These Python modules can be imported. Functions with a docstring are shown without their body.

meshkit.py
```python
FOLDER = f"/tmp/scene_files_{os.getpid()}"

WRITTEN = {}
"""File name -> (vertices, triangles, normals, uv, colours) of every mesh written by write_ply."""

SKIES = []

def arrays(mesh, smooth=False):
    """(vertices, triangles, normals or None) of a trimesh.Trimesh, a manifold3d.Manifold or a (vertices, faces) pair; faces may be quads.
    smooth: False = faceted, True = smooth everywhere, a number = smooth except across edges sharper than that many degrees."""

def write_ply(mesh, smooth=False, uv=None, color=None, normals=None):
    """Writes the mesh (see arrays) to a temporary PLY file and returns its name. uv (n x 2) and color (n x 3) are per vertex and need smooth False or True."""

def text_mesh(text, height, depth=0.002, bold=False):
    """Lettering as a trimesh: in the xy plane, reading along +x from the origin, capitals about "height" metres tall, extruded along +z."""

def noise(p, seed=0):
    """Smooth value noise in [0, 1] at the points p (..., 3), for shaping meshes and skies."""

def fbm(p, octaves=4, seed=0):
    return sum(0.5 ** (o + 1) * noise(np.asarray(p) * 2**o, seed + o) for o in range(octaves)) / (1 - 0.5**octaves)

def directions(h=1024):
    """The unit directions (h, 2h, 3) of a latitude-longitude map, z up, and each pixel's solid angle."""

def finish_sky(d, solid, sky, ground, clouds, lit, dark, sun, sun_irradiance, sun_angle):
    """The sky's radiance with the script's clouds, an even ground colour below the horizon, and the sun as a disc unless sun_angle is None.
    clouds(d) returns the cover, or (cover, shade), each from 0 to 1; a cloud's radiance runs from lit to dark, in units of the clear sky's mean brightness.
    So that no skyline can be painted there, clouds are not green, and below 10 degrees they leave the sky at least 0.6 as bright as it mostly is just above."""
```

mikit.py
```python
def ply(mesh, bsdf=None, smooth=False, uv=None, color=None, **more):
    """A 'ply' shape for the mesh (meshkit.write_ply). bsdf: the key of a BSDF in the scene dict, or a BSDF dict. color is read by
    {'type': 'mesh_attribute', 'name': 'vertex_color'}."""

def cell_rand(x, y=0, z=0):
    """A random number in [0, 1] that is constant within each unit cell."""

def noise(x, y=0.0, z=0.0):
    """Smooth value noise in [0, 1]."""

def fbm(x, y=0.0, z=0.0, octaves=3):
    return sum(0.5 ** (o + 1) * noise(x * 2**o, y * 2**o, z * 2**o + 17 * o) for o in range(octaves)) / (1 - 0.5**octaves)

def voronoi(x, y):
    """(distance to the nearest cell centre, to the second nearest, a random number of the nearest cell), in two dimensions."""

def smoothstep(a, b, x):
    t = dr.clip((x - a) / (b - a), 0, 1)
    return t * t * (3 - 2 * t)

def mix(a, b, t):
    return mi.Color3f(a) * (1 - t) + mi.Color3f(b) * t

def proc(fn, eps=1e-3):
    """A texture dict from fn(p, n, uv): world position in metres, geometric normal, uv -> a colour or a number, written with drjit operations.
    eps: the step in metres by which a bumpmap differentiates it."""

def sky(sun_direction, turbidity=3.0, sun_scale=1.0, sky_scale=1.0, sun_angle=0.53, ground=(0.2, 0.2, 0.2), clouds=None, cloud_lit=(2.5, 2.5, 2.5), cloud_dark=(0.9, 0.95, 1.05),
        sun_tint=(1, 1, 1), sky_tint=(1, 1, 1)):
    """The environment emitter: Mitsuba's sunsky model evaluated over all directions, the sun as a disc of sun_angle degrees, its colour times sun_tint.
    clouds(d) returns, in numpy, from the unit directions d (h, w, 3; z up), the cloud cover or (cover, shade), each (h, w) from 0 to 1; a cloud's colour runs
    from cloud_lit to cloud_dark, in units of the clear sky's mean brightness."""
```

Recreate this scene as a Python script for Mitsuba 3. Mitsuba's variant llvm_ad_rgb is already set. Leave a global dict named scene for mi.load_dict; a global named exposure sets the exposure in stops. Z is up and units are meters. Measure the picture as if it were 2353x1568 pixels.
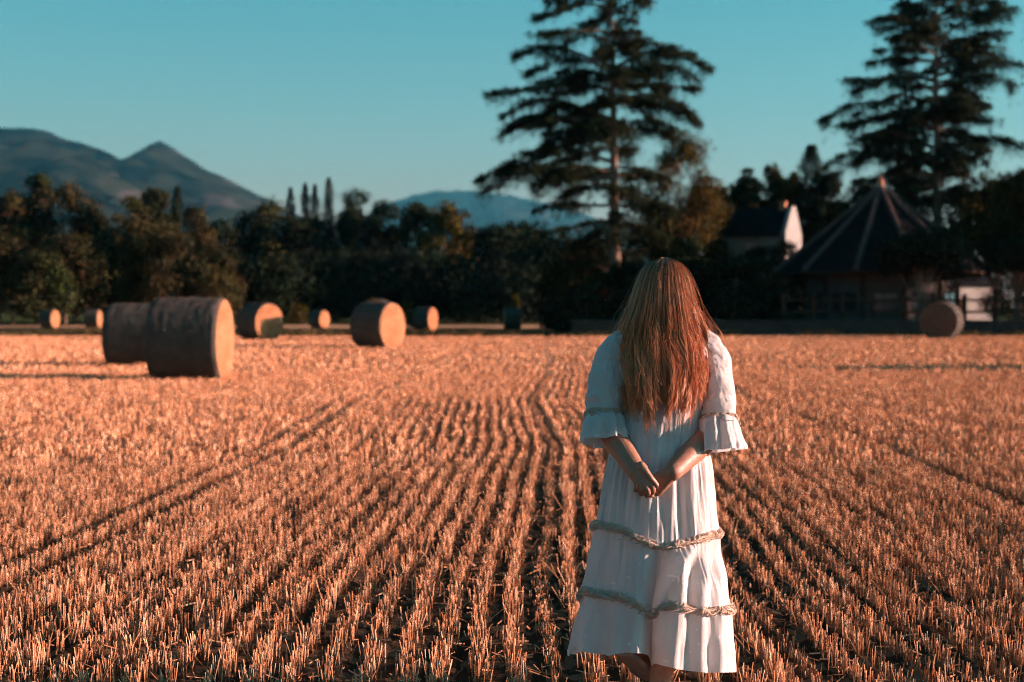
import math, random
import numpy as np, trimesh, manifold3d as m3
import drjit as dr
import mitsuba as mi
import mikit, meshkit

# ------------------------------------------------------------------ camera, sky, exposure
CAM_H = 1.42                       # metres above the field
FPX = 3267.6                       # focal length in pixels of a 2353 px wide picture (50 mm lens)
PITCH = math.atan((784.2 - 706.0) / FPX)
scene, labels = {}, {}
T = mi.ScalarTransform4f
scene['camera'] = {
    'type': 'thinlens', 'fov': math.degrees(2 * math.atan(1176.5 / FPX)), 'fov_axis': 'x',
    'to_world': T().look_at(origin=[0, 0, CAM_H], target=[0, math.cos(PITCH), CAM_H - math.sin(PITCH)], up=[0, 0, 1]),
    'aperture_radius': 0.0085, 'focus_distance': 4.9, 'near_clip': 0.1, 'far_clip': 30000.0}
SUN_EL, SUN_AZ = math.radians(10.3), math.radians(1.0)      # azimuth from +x (right of the view) towards +y (ahead)
SUN = [math.cos(SUN_EL) * math.cos(SUN_AZ), math.cos(SUN_EL) * math.sin(SUN_AZ), math.sin(SUN_EL)]
def horizon_veil(d):
    """thin evening haze that pales the sky towards the horizon"""
    el = np.degrees(np.arcsin(np.clip(d[..., 2], -1, 1)))
    return np.clip(0.80 * np.exp(-np.maximum(el, 0) / 6.1), 0, 1), np.zeros(el.shape)
scene['sky'] = mikit.sky(SUN, turbidity=2.2, sun_scale=1.0, sky_scale=1.0, sun_tint=(2.95, 3.45, 8.4), sky_tint=(0.11, 1.08, 1.18), ground=(0.25, 0.15, 0.09),
                         clouds=horizon_veil, cloud_lit=(3.5, 2.75, 3.3), cloud_dark=(0.9, 0.9, 1.0))
exposure = 2.4

# ------------------------------------------------------------------ helpers
def at(px, py, Y):
    """The point at distance Y ahead that stands at (px, py) of the 2353 x 1568 view of the place (used for surveying positions)."""
    vx, vz = (px - 1176.5) / FPX, -(py - 784.2) / FPX
    y = math.cos(PITCH) + vz * math.sin(PITCH)
    z = vz * math.cos(PITCH) - math.sin(PITCH)
    return np.array([vx * Y / y, Y, CAM_H + z * Y / y])

def gz(y):
    """Height of the land at distance y: the field is level, the meadow behind falls a little."""
    return -0.45 * np.clip((np.asarray(y, float) - 69.0) / 61.0, 0, 1)

def number(key):
    if not any(k == key or k.startswith(key + '__') for k in scene):
        return key
    n = 1
    while any(k == f'{key}_{n:03d}' or k.startswith(f'{key}_{n:03d}__') for k in scene):
        n += 1
    return f'{key}_{n:03d}'

def put(key, mesh, bsdf, smooth=False, **kw):
    key = number(key)
    scene[key] = mikit.ply(mesh, bsdf, smooth, **kw)
    return key

def thing(name):
    key = number(name)
    return key

def tag(key, label=None, category=None, group=None, kind=None):
    d = labels.setdefault(key, {})
    for k, v in (('label', label), ('category', category), ('group', group), ('kind', kind)):
        if v: d[k] = v
    return key

class MB:
    """collects (vertices, triangles, colours) into one mesh"""
    def __init__(s): s.v, s.f, s.c, s.n = [], [], [], 0
    def add(s, v, f, c=None):
        v = np.asarray(v, float); f = np.asarray(f, int)
        if f.shape[1] == 4: f = np.vstack([f[:, [0, 1, 2]], f[:, [0, 2, 3]]])
        s.v.append(v); s.f.append(f + s.n); s.n += len(v)
        s.c.append(np.broadcast_to(np.asarray((.5, .5, .5) if c is None else c, float), (len(v), 3)))
        return s
    def mesh(s): return np.vstack(s.v), np.vstack(s.f)
    def col(s): return np.vstack(s.c)

def frames(p):
    p = np.asarray(p, float)
    t = np.gradient(p, axis=0); t /= np.linalg.norm(t, axis=1, keepdims=True) + 1e-12
    a = np.cross(t, np.where(np.abs(t[:, 2:]) < 0.9, [0, 0, 1.0], [1.0, 0, 0])); a /= np.linalg.norm(a, axis=1, keepdims=True) + 1e-12
    return t, a, np.cross(t, a)

def tube(p, r, sides=6, cap=True):
    p = np.asarray(p, float); _, a, b = frames(p)
    ang = np.arange(sides) * 2 * np.pi / sides
    r = np.broadcast_to(np.asarray(r, float), (len(p),))
    v = (p[:, None] + r[:, None, None] * (np.cos(ang)[None, :, None] * a[:, None] + np.sin(ang)[None, :, None] * b[:, None])).reshape(-1, 3)
    f = grid_faces(len(p), sides, wrap=True)
    if cap:
        n = len(v); v = np.vstack([v, p[0], p[-1]])
        j = np.arange(sides); k = (j + 1) % sides; L = (len(p) - 1) * sides
        f = np.vstack([f, np.stack([k, j, j * 0 + n], 1), np.stack([L + j, L + k, j * 0 + n + 1], 1)])
    return v, f

def grid_faces(rows, cols, wrap=False):
    i, j = np.meshgrid(np.arange(rows - 1), np.arange(cols if wrap else cols - 1), indexing='ij')
    q = np.stack([i * cols + j, i * cols + (j + 1) % cols, (i + 1) * cols + (j + 1) % cols, (i + 1) * cols + j], -1).reshape(-1, 4)
    return np.vstack([q[:, [0, 1, 2]], q[:, [0, 2, 3]]])

def box(x0, x1, y0, y1, z0, z1, bevel=0.0):
    if bevel:
        m = m3.Manifold.hull_points(np.array([[x, y, z] for s in range(3) for x in ((x0, x1) if s == 0 else (x0 + bevel, x1 - bevel)) for y in ((y0, y1) if s == 1 else (y0 + bevel, y1 - bevel)) for z in ((z0, z1) if s == 2 else (z0 + bevel, z1 - bevel))]))
        k = m.to_mesh(); return np.array(k.vert_properties[:, :3]), np.array(k.tri_verts)
    b = trimesh.creation.box(bounds=[[x0, y0, z0], [x1, y1, z1]]); return np.array(b.vertices), np.array(b.faces)

def moved(vf, yaw=0.0, loc=(0, 0, 0)):
    v, f = vf; c, s = math.cos(yaw), math.sin(yaw)
    return v @ np.array([[c, s, 0], [-s, c, 0], [0, 0, 1]]) + np.asarray(loc, float), f

def tri_cloud(mb, p, n, size, col, rng, aspect=0.55):
    """small folded leaf-shaped quads at p with normals n"""
    k = len(p)
    n = n / (np.linalg.norm(n, axis=1, keepdims=True) + 1e-9)
    r = rng.normal(size=(k, 3)); u = np.cross(n, r); u /= np.linalg.norm(u, axis=1, keepdims=True) + 1e-9
    w = np.cross(n, u)
    s = (np.broadcast_to(size, (k,)) * rng.uniform(.65, 1.35, k))[:, None]
    v = np.stack([p - u * s * .5, p + w * s * .5 * aspect - n * s * .08, p + u * s * .5, p - w * s * .5 * aspect - n * s * .08], 1).reshape(-1, 3)
    i = np.arange(k)[:, None] * 4
    f = np.vstack([i + np.array([0, 1, 2]), i + np.array([0, 2, 3])])
    mb.add(v, f, np.repeat(np.broadcast_to(col, (k, 3)), 4, 0))

def vcol(rough=None, trans=0.0):
    c = {'type': 'mesh_attribute', 'name': 'vertex_color'}
    if trans:
        return {'type': 'principledthin', 'base_color': c, 'roughness': rough or .7, 'diff_trans': trans, 'specular' if False else 'eta': 1.3}
    return {'type': 'twosided', 'bsdf': {'type': 'diffuse', 'reflectance': c}}
def plain(rgb): return {'type': 'twosided', 'bsdf': {'type': 'diffuse', 'reflectance': {'type': 'rgb', 'value': list(rgb)}}}

scene['mat_vertex'] = vcol()
# ------------------------------------------------------------------ land
HAZE = 0.00006
YAW = math.tan(math.radians(1.45))                     # the drill rows run slightly to the right
ROW = 0.142
def row_shift(y):
    y = np.asarray(y, float)
    return y * YAW + 0.20 * np.sin(y * 0.21 + 0.2) * np.exp(-((y - 24) / 10.0) ** 2) + 0.04 * np.sin(y * 0.55) + 0.02 * np.sin(y * 1.3 + 2)
TRACKS = {-18, -20, 0, 7, 23, -40, -42, 45, -58, -60, 66, -80}
def row_height(k):
    """relative height of the stubble in row k: wheel tracks are pressed flat"""
    r = meshkit.noise(np.stack([k * 1.0, k * 0 + 3.3, k * 0], -1), 5)
    return np.where(np.isin(k, list(TRACKS)), 0.45, 0.84 + 0.30 * r)

def ground_mesh():
    def grow(a, step, end, ratio):
        out = [a]
        while out[-1] < end:
            out.append(out[-1] + step); step *= ratio
        return out
    px = grow(6.5, 0.05, 9000, 1.09); xs = np.array([-x for x in px[::-1]] + list(np.arange(-6.45, 6.45, 0.06)) + px)
    ys = np.array([-y for y in grow(-2.5, .1, 8000, 1.25)[::-1]] + list(np.arange(2.6, 13, .09)) + grow(13, .1, 9600, 1.07))
    X, Y = np.meshgrid(xs, ys)
    near = np.clip(1.35 - np.abs(X) / 6.3, 0, 1) * np.clip((Y - 2.0) / .5, 0, 1) * np.clip((15 - Y) / 5, 0, 1)
    ph = (X - row_shift(Y)) / ROW
    Z = gz(Y) + near * (0.012 * np.cos(2 * np.pi * ph) + 0.022 * (meshkit.fbm(np.stack([X * 6, Y * 6, X * 0], -1), 3) - .5))
    far = np.clip((Y - 62) / 10, 0, 1) * np.clip((400 - Y) / 100, 0, 1)
    Z = Z + far * 0.16 * (meshkit.fbm(np.stack([X * .25, Y * .12, X * 0], -1), 3, 4) - .5)
    return np.stack([X, Y, Z], -1).reshape(-1, 3), grid_faces(len(ys), len(xs))

def ground_color(p, n, uv):
    x, y = p.x, p.y
    e = (y - 24) / 10.0
    shift = y * YAW + 0.20 * dr.sin(y * 0.21 + 0.2) * dr.exp(-e * e) + 0.04 * dr.sin(y * 0.55) + 0.02 * dr.sin(y * 1.3 + 2)
    row = (x - shift) / ROW + .5; row = dr.abs(row - dr.floor(row) - .5) * 2          # 0 under a row of stalks, 1 in the furrow
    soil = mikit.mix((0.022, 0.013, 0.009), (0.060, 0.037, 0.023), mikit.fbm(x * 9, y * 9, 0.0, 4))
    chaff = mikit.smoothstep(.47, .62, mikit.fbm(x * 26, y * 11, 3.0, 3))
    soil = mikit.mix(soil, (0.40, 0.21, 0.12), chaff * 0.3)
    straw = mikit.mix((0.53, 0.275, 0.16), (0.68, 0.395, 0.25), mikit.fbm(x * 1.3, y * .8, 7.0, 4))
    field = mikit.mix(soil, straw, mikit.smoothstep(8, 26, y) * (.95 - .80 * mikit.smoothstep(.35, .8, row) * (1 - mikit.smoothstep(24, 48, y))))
    t = mikit.fbm(x * .09, y * .22, 1.0, 3)
    meadow = mikit.mix((0.030, 0.030, 0.016), (0.085, 0.06, 0.032), t)
    pale = mikit.mix((0.32, 0.17, 0.095), (0.48, 0.28, 0.17), mikit.fbm(x * .2, y * .3, 5.0, 3))
    edge = 66.8 + 1.0 * (mikit.fbm(x * .35, 2.0, 0.0, 2) - .5)
    c = mikit.mix(field, meadow, mikit.smoothstep(-.4, .5, y - edge))
    strip = mikit.smoothstep(122, 126, y + 6 * (mikit.fbm(x * .08, 9.0, 0.0, 2) - .5)) * (1 - mikit.smoothstep(146, 150, y))
    c = mikit.mix(c, pale, strip)
    return mikit.mix(c, (0.05, 0.06, 0.025), mikit.smoothstep(150, 170, y))
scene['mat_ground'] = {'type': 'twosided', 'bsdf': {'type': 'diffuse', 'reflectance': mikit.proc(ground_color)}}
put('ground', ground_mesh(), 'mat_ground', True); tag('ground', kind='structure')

# stubble: standing stalks in drill rows, one mass
STRAW = np.array([[.66, .325, .185], [.57, .26, .135], [.77, .455, .285], [.42, .18, .095], [.53, .24, .125]])
def stalks(mb, n, y0, y1, margin, rad, prism, seed, hmul=1.0):
    rng = np.random.default_rng(seed)
    y = np.sqrt(rng.uniform(y0 ** 2, y1 ** 2, n)) if y0 > 8 else y0 + (y1 - y0) * rng.uniform(0, 1, n) ** .72
    half = .372 * y + margin
    x = rng.uniform(-1, 1, n) * half
    k = np.round((x - row_shift(y)) / ROW)
    scat = rng.normal(size=n) * (.020 if prism else .017) + .022 * (meshkit.noise(np.stack([k, y * 1.5, k * 0], -1), 3) - .5)
    x = k * ROW + row_shift(y) + scat
    clump = meshkit.fbm(np.stack([k * 3.1, y * 5.5, k * 0], -1), 2, 8)
    keep = rng.uniform(size=n) < np.clip((clump - .12) * 3.0, .2, 1)
    h = row_height(k) * (.062 + .040 * meshkit.noise(np.stack([k * .7, y * 2.2, k * 0], -1), 9) + .030 * rng.uniform(-1, 1, n)) * hmul
    keep &= h > .02
    wild = rng.uniform(size=n) < .05
    lean = rng.normal(size=(n, 2)) * np.where(wild, .55, .13)[:, None]
    h = np.where(wild & (rng.uniform(size=n) < .4), h * 1.35, h)
    x, y, h, lean = x[keep], y[keep], h[keep], lean[keep]; n = len(x)
    b = np.stack([x, y, np.full(n, -.012)], 1)
    top = b + np.stack([lean[:, 0] * h, lean[:, 1] * h, h + .012], 1)
    col = STRAW[rng.integers(0, len(STRAW), n)] * rng.uniform(.8, 1.15, (n, 1))
    r = (rad * rng.uniform(.7, 1.35, n))[:, None]
    a0 = rng.uniform(0, 2 * np.pi, n)
    if prism:
        ring = [np.stack([np.cos(a0 + q), np.sin(a0 + q), q * 0 + a0 * 0], 1) * r for q in (0, 2.094, 4.189)]
        v = np.stack([b + q for q in ring] + [top + q * .8 for q in ring], 1).reshape(-1, 3)
        f0 = np.array([[0, 1, 4], [0, 4, 3], [1, 2, 5], [1, 5, 4], [2, 0, 3], [2, 3, 5], [3, 4, 5]])
        per = 6
    else:
        u = np.stack([np.cos(a0), np.sin(a0), a0 * 0], 1) * r
        v = np.stack([b - u, b + u, top + u, top - u], 1).reshape(-1, 3)
        f0 = np.array([[0, 1, 2], [0, 2, 3]]); per = 4
    f = (np.arange(n)[:, None, None] * per + f0[None]).reshape(-1, 3)
    # shade low in the rows painted into the stalks: dark foot, straw colour above
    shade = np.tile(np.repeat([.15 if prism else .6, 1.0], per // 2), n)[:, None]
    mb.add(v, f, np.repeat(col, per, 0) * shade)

mb = MB()
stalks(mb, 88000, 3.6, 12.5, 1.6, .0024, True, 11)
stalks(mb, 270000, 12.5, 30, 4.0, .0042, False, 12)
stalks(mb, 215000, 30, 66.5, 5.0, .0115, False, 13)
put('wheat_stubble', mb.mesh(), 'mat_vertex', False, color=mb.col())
tag('wheat_stubble', 'short golden wheat stubble standing in long drill rows across the field', 'stubble', kind='stuff')

# loose cut straw lying between the rows
rng = np.random.default_rng(21); n = 9000
y = 3.6 + 20 * rng.uniform(0, 1, n) ** 1.5; x = rng.uniform(-1, 1, n) * (.372 * y + 1.5)
a = rng.uniform(0, 2 * np.pi, n); L = rng.uniform(.02, .10, n); tilt = np.abs(rng.normal(size=n)) * .22
d = np.stack([np.cos(a) * np.cos(tilt), np.sin(a) * np.cos(tilt), np.sin(tilt)], 1)
b = np.stack([x, y, .006 + .03 * rng.uniform(0, 1, n) ** 3], 1)
u = np.cross(d, rng.normal(size=(n, 3))); u /= np.linalg.norm(u, axis=1, keepdims=True); w = np.cross(d, u); r = (.0019 * rng.uniform(.7, 1.4, n) * (1 + y / 18))[:, None]
ring = [u * r, (-.5 * u + .866 * w) * r, (-.5 * u - .866 * w) * r]
v = np.stack([b + q for q in ring] + [b + d * L[:, None] + q for q in ring], 1).reshape(-1, 3)
f = (np.arange(n)[:, None, None] * 6 + np.array([[0, 1, 4], [0, 4, 3], [1, 2, 5], [1, 5, 4], [2, 0, 3], [2, 3, 5]])[None]).reshape(-1, 3)
mb = MB(); mb.add(v, f, np.repeat(STRAW[rng.integers(0, 5, n)] * .9, 6, 0))
put('loose_straw', mb.mesh(), 'mat_vertex', False, color=mb.col())
tag('loose_straw', 'loose cut straw lying on the dark soil between the stubble rows', 'straw', kind='stuff')

# ------------------------------------------------------------------ mountains far behind
def mountain(key, pts, Y, depth, seed, rough, front):
    pts = np.array(pts, float)
    x0, x1 = at(pts[0, 0], 700, Y)[0], at(pts[-1, 0], 700, Y)[0]
    nx, ny = 260, 90
    xs = np.linspace(x0, x1, nx); ys = np.concatenate([np.linspace(Y - front, Y, ny * 2 // 3), np.linspace(Y, Y + depth, ny - ny * 2 // 3 + 1)[1:]])
    px = 1176.5 + xs / Y * FPX
    prof = np.array([at(a, b, Y)[2] for a, b in zip(px, np.interp(px, pts[:, 0], pts[:, 1]))])
    X, YY = np.meshgrid(xs, ys)
    t = np.where(YY < Y, (Y - YY) / front, (YY - Y) / depth)
    ridge = 1 - np.abs(2 * meshkit.fbm(np.stack([X / rough, YY / (rough * 1.7), X * 0], -1), 5, seed) - 1)
    amp = prof[None] * (1 - t) ** 1.15
    # spurs and gullies grow away from the crest, so the crest keeps its outline
    Z = amp + (ridge - .72) * prof.max() * .46 * np.clip(t * 3.2, 0, 1) * np.clip((1 - t) * 2, 0, 1) + (meshkit.fbm(np.stack([X / 60, YY / 60, X * 0], -1), 4, seed + 3) - .5) * prof.max() * .03
    pv = 1176.5 + X / YY * FPX                                     # no spur in front stands above the crest behind it
    lim = np.interp(pv, px, (prof - CAM_H) / Y) * YY + CAM_H
    Z = np.where(YY < Y, np.minimum(Z, lim - np.clip(t * 6, 0, 1) * prof.max() * .012), Z)
    Z = np.maximum(Z, -20 * t - .6)
    put(key, (np.stack([X, YY, Z], -1).reshape(-1, 3), grid_faces(ny, nx)), 'mat_mountain', True); tag(key, kind='structure')
def mountain_color(p, n, uv):
    w = mikit.fbm(p.x / 90, p.y / 90, p.z / 60, 4)
    c = mikit.mix((0.003, 0.006, 0.006), (0.014, 0.018, 0.013), mikit.smoothstep(.35, .65, w))
    rock = mikit.smoothstep(.60, .68, mikit.fbm(p.x / 160 + 3, p.y / 200, p.z / 45, 4))
    return mikit.mix(c, (0.038, 0.036, 0.036), rock * .8)
scene['mat_mountain'] = {'type': 'twosided', 'bsdf': {'type': 'diffuse', 'reflectance': mikit.proc(mountain_color)}}
mountain('mountain', [(-420, 420), (-250, 330), (-100, 300), (0, 294), (60, 292), (110, 303), (165, 322), (205, 334), (245, 352), (282, 369), (318, 350), (345, 334), (368, 325), (395, 338), (430, 362), (480, 392), (530, 415), (590, 446), (660, 480), (740, 520), (830, 570), (950, 640), (1080, 712)], 4200, 1500, 3, 420, 2300)
mountain('distant_hill', [(600, 640), (740, 560), (820, 505), (870, 480), (910, 462), (950, 449), (1000, 440), (1060, 438), (1120, 442), (1170, 450), (1240, 463), (1320, 485), (1450, 530), (1600, 620)], 11200, 1100, 9, 1100, 1500)

# ------------------------------------------------------------------ the evening air
scene['air'] = {'type': 'homogeneous', 'albedo': 0.95, 'sigma_t': {'type': 'rgb', 'value': [HAZE * .32, HAZE, HAZE * 1.3]}, 'phase': {'type': 'hg', 'g': 0.88}}
scene['haze'] = {'type': 'cube', 'to_world': T().translate([0, 1500, 440]).scale([12500, 12500, 470]), 'bsdf': {'type': 'null'}, 'interior': {'type': 'ref', 'id': 'air'}}
tag('haze', kind='stuff')
scene['camera']['medium'] = {'type': 'ref', 'id': 'air'}
# ------------------------------------------------------------------ round bales
def wrap_color(p, n, uv):
    t = mikit.fbm(uv.x * 60, uv.y * 9, 1.0, 3)
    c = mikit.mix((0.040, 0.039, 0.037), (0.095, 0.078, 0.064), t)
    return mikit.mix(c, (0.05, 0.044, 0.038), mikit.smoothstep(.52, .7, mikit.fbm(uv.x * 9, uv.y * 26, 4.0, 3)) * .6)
def end_color(p, n, uv):
    r = dr.sqrt(dr.square(uv.x - .5) + dr.square(uv.y - .5)) * 2
    a = dr.atan2(uv.y - .5, uv.x - .5)
    s = mikit.fbm(r * 26 + a * .6, a * 2.2, 2.0, 3)
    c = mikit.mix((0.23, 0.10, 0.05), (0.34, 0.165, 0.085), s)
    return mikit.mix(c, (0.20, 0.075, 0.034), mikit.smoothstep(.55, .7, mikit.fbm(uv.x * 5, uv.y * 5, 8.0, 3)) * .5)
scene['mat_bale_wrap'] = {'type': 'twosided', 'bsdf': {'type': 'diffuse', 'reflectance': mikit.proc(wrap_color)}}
def shaded_end_color(p, n, uv):  # bale end turned from the sun: its shade is painted in as darker straw
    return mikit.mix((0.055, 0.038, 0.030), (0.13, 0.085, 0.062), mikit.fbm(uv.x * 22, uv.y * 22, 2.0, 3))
scene['mat_bale_end_shaded'] = {'type': 'twosided', 'bsdf': {'type': 'diffuse', 'reflectance': mikit.proc(shaded_end_color)}}
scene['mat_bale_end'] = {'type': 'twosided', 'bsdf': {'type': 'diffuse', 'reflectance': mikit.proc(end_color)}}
def bale(px, Y, D, L, yaw, label, group, seed, fuzz=600, z=None, xy=None, end='mat_bale_end'):
    """a round straw bale lying on its side; yaw = direction of its right end's normal, from +x towards +y"""
    rng = np.random.default_rng(seed)
    key = thing('straw_bale'); R = D / 2
    x = at(px, 700, Y)[0] if xy is None else xy
    base = float(gz(Y)) if z is None else z
    na, nl = (84, 34) if Y < 50 else (56, 16)
    a = np.arange(na) * 2 * np.pi / na
    s = np.linspace(-1, 1, nl)
    A, S = np.meshgrid(a, s)
    rr = R * (1 - .055 * np.clip((np.abs(S) - .84) / .16, 0, 1) ** 2)
    rr = rr * (1 + .018 * (meshkit.fbm(np.stack([np.cos(A) * 2.5, np.sin(A) * 2.5, S * 3], -1), 3, seed) - .5) + .002 * np.cos(S * 26 + meshkit.noise(np.stack([A * 1.0, S * 0, S * 0], -1), seed) * 2) + .011 * (meshkit.noise(np.stack([np.cos(A) * 16, np.sin(A) * 16, S * 9], -1), seed + 2) - .5))
    xx, yy, zz = S * L / 2 * np.ones_like(A), np.cos(A) * rr, np.sin(A) * rr
    def sit(v):
        v = v.copy(); low = -R * .955                        # it has settled: flat underneath, a little wider
        v[..., 2] = np.where(v[..., 2] < low, low + (v[..., 2] - low) * .12, v[..., 2])
        v[..., 1] *= 1 + .02 * np.clip(-v[..., 2] / R, 0, 1)
        v[..., 2] += R * .955
        return moved((v.reshape(-1, 3), None), yaw, (x, Y, base - .015))[0]
    v = sit(np.stack([xx, yy, zz], -1))
    uv = np.stack([A / 2 / np.pi, S / 2 + .5], -1).reshape(-1, 2)
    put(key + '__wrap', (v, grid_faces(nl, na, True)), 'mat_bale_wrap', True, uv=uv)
    nr = 26 if Y < 50 else 14
    for side in (1, -1):
        r = np.linspace(1, 0, nr) ** 1.0
        A2, R2 = np.meshgrid(a, r)
        edge = rr[-1] if side > 0 else rr[0]
        spiral = .012 * np.cos(R2 * 60 + A2 + 3 * meshkit.noise(np.stack([np.cos(A2) * 2, np.sin(A2) * 2, R2 * 3], -1), seed + 5)) + .08 * (meshkit.fbm(np.stack([np.cos(A2) * R2 * 5, np.sin(A2) * R2 * 5, R2 * 0 + side], -1), 4, seed + 7) - .5)
        bulge = .03 * (1 - R2 ** 2)
        X2 = side * (L / 2 - .003 + (bulge + spiral) * np.clip((1 - R2) * 9, 0, 1))
        e = edge[None] * R2
        v = sit(np.stack([X2, np.cos(A2) * e, np.sin(A2) * e], -1))
        uv = np.stack([.5 + np.cos(A2) * R2 / 2, .5 + np.sin(A2) * R2 / 2], -1).reshape(-1, 2)
        put(key + '__end_face', (v, grid_faces(nr, na, True)), end, True, uv=uv)
    # straws standing off the bale
    n = fuzz; a3 = rng.uniform(0, 2 * np.pi, n); sx = rng.uniform(-1, 1, n); end = rng.uniform(size=n) < .35
    rad = np.where(end, np.sqrt(rng.uniform(0, 1, n)) * R * .98, R * .99)
    pos = np.stack([np.where(end, np.sign(sx) * L / 2, sx * L / 2), np.cos(a3) * rad, np.sin(a3) * rad], 1)
    out = np.stack([np.where(end, np.sign(sx), 0), np.where(end, 0, np.cos(a3)), np.where(end, 0, np.sin(a3))], 1)
    d = out * .5 + rng.normal(size=(n, 3)) * .7; d /= np.linalg.norm(d, axis=1, keepdims=True)
    ln = rng.uniform(.02, .07, n)[:, None]
    w = np.cross(d, rng.normal(size=(n, 3))); w /= np.linalg.norm(w, axis=1, keepdims=True); w *= .0028
    v = np.stack([pos - w, pos + w, pos + d * ln], 1)
    v[..., 2] = np.maximum(v[..., 2] + R * .955, .01)
    v = moved((v.reshape(-1, 3), None), yaw, (x, Y, base - .015))[0]
    k = put(key + '__loose_stalk', (v, np.arange(3 * n).reshape(-1, 3)), 'mat_vertex', False, color=np.repeat(STRAW[rng.integers(0, 5, n)] * .9, 3, 0)); tag(k, kind='stuff')
    tag(key, label, 'straw bale', group)
    return key
G1, G2 = 'round straw bales on the stubble field', 'round straw bales on the far meadow'
rad = math.radians
bale(437, 27.5, 1.66, 1.36, rad(-1.5), 'nearest and largest round straw bale, grey side towards us, right end glowing orange', G1, 1, 1300)
bale(318, 34.2, 1.56, 1.36, rad(0.5), 'large round straw bale half hidden behind the nearest bale on its left', G1, 2, 900)
bale(597, 60.0, 1.64, 1.22, rad(-39), 'round straw bale whose sunlit end carries a square dark shadow', G1, 3)
bale(868, 49.0, 1.64, 1.25, rad(-29), 'round straw bale alone in mid field with its whole sunlit end showing', G1, 4)
bale(868, 59.95, 1.80, 1.25, rad(88), 'round straw bale almost wholly hidden behind the lone mid field bale', G1, 5)
bale(2163, 62.5, 1.72, 1.3, rad(61), 'round straw bale on the right with its dark shaded round end towards us', G1, 6, end='mat_bale_end_shaded')
bale(113, 127.0, 1.66, 1.2, rad(-12), 'leftmost small far bale with a narrow orange sunlit end, before the left wood', G2, 7, 200)
bale(214, 128.5, 1.66, 1.2, rad(0), 'second small far bale from the left, just left of the two big bales', G2, 8, 200)
bale(733, 124.0, 1.6, 1.2, rad(-28), 'small far bale with only a pale crescent of sunlit end', G2, 9, 200)
bale(977, 98.0, 1.68, 1.2, rad(-22), 'small far bale right of the lone mid field bale, its right end orange', G2, 10, 200)
bale(1177, 113.0, 1.72, 1.3, rad(6), 'bluish shaded far bale showing only its side, nearest to the woman', G2, 11, 200)
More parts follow.
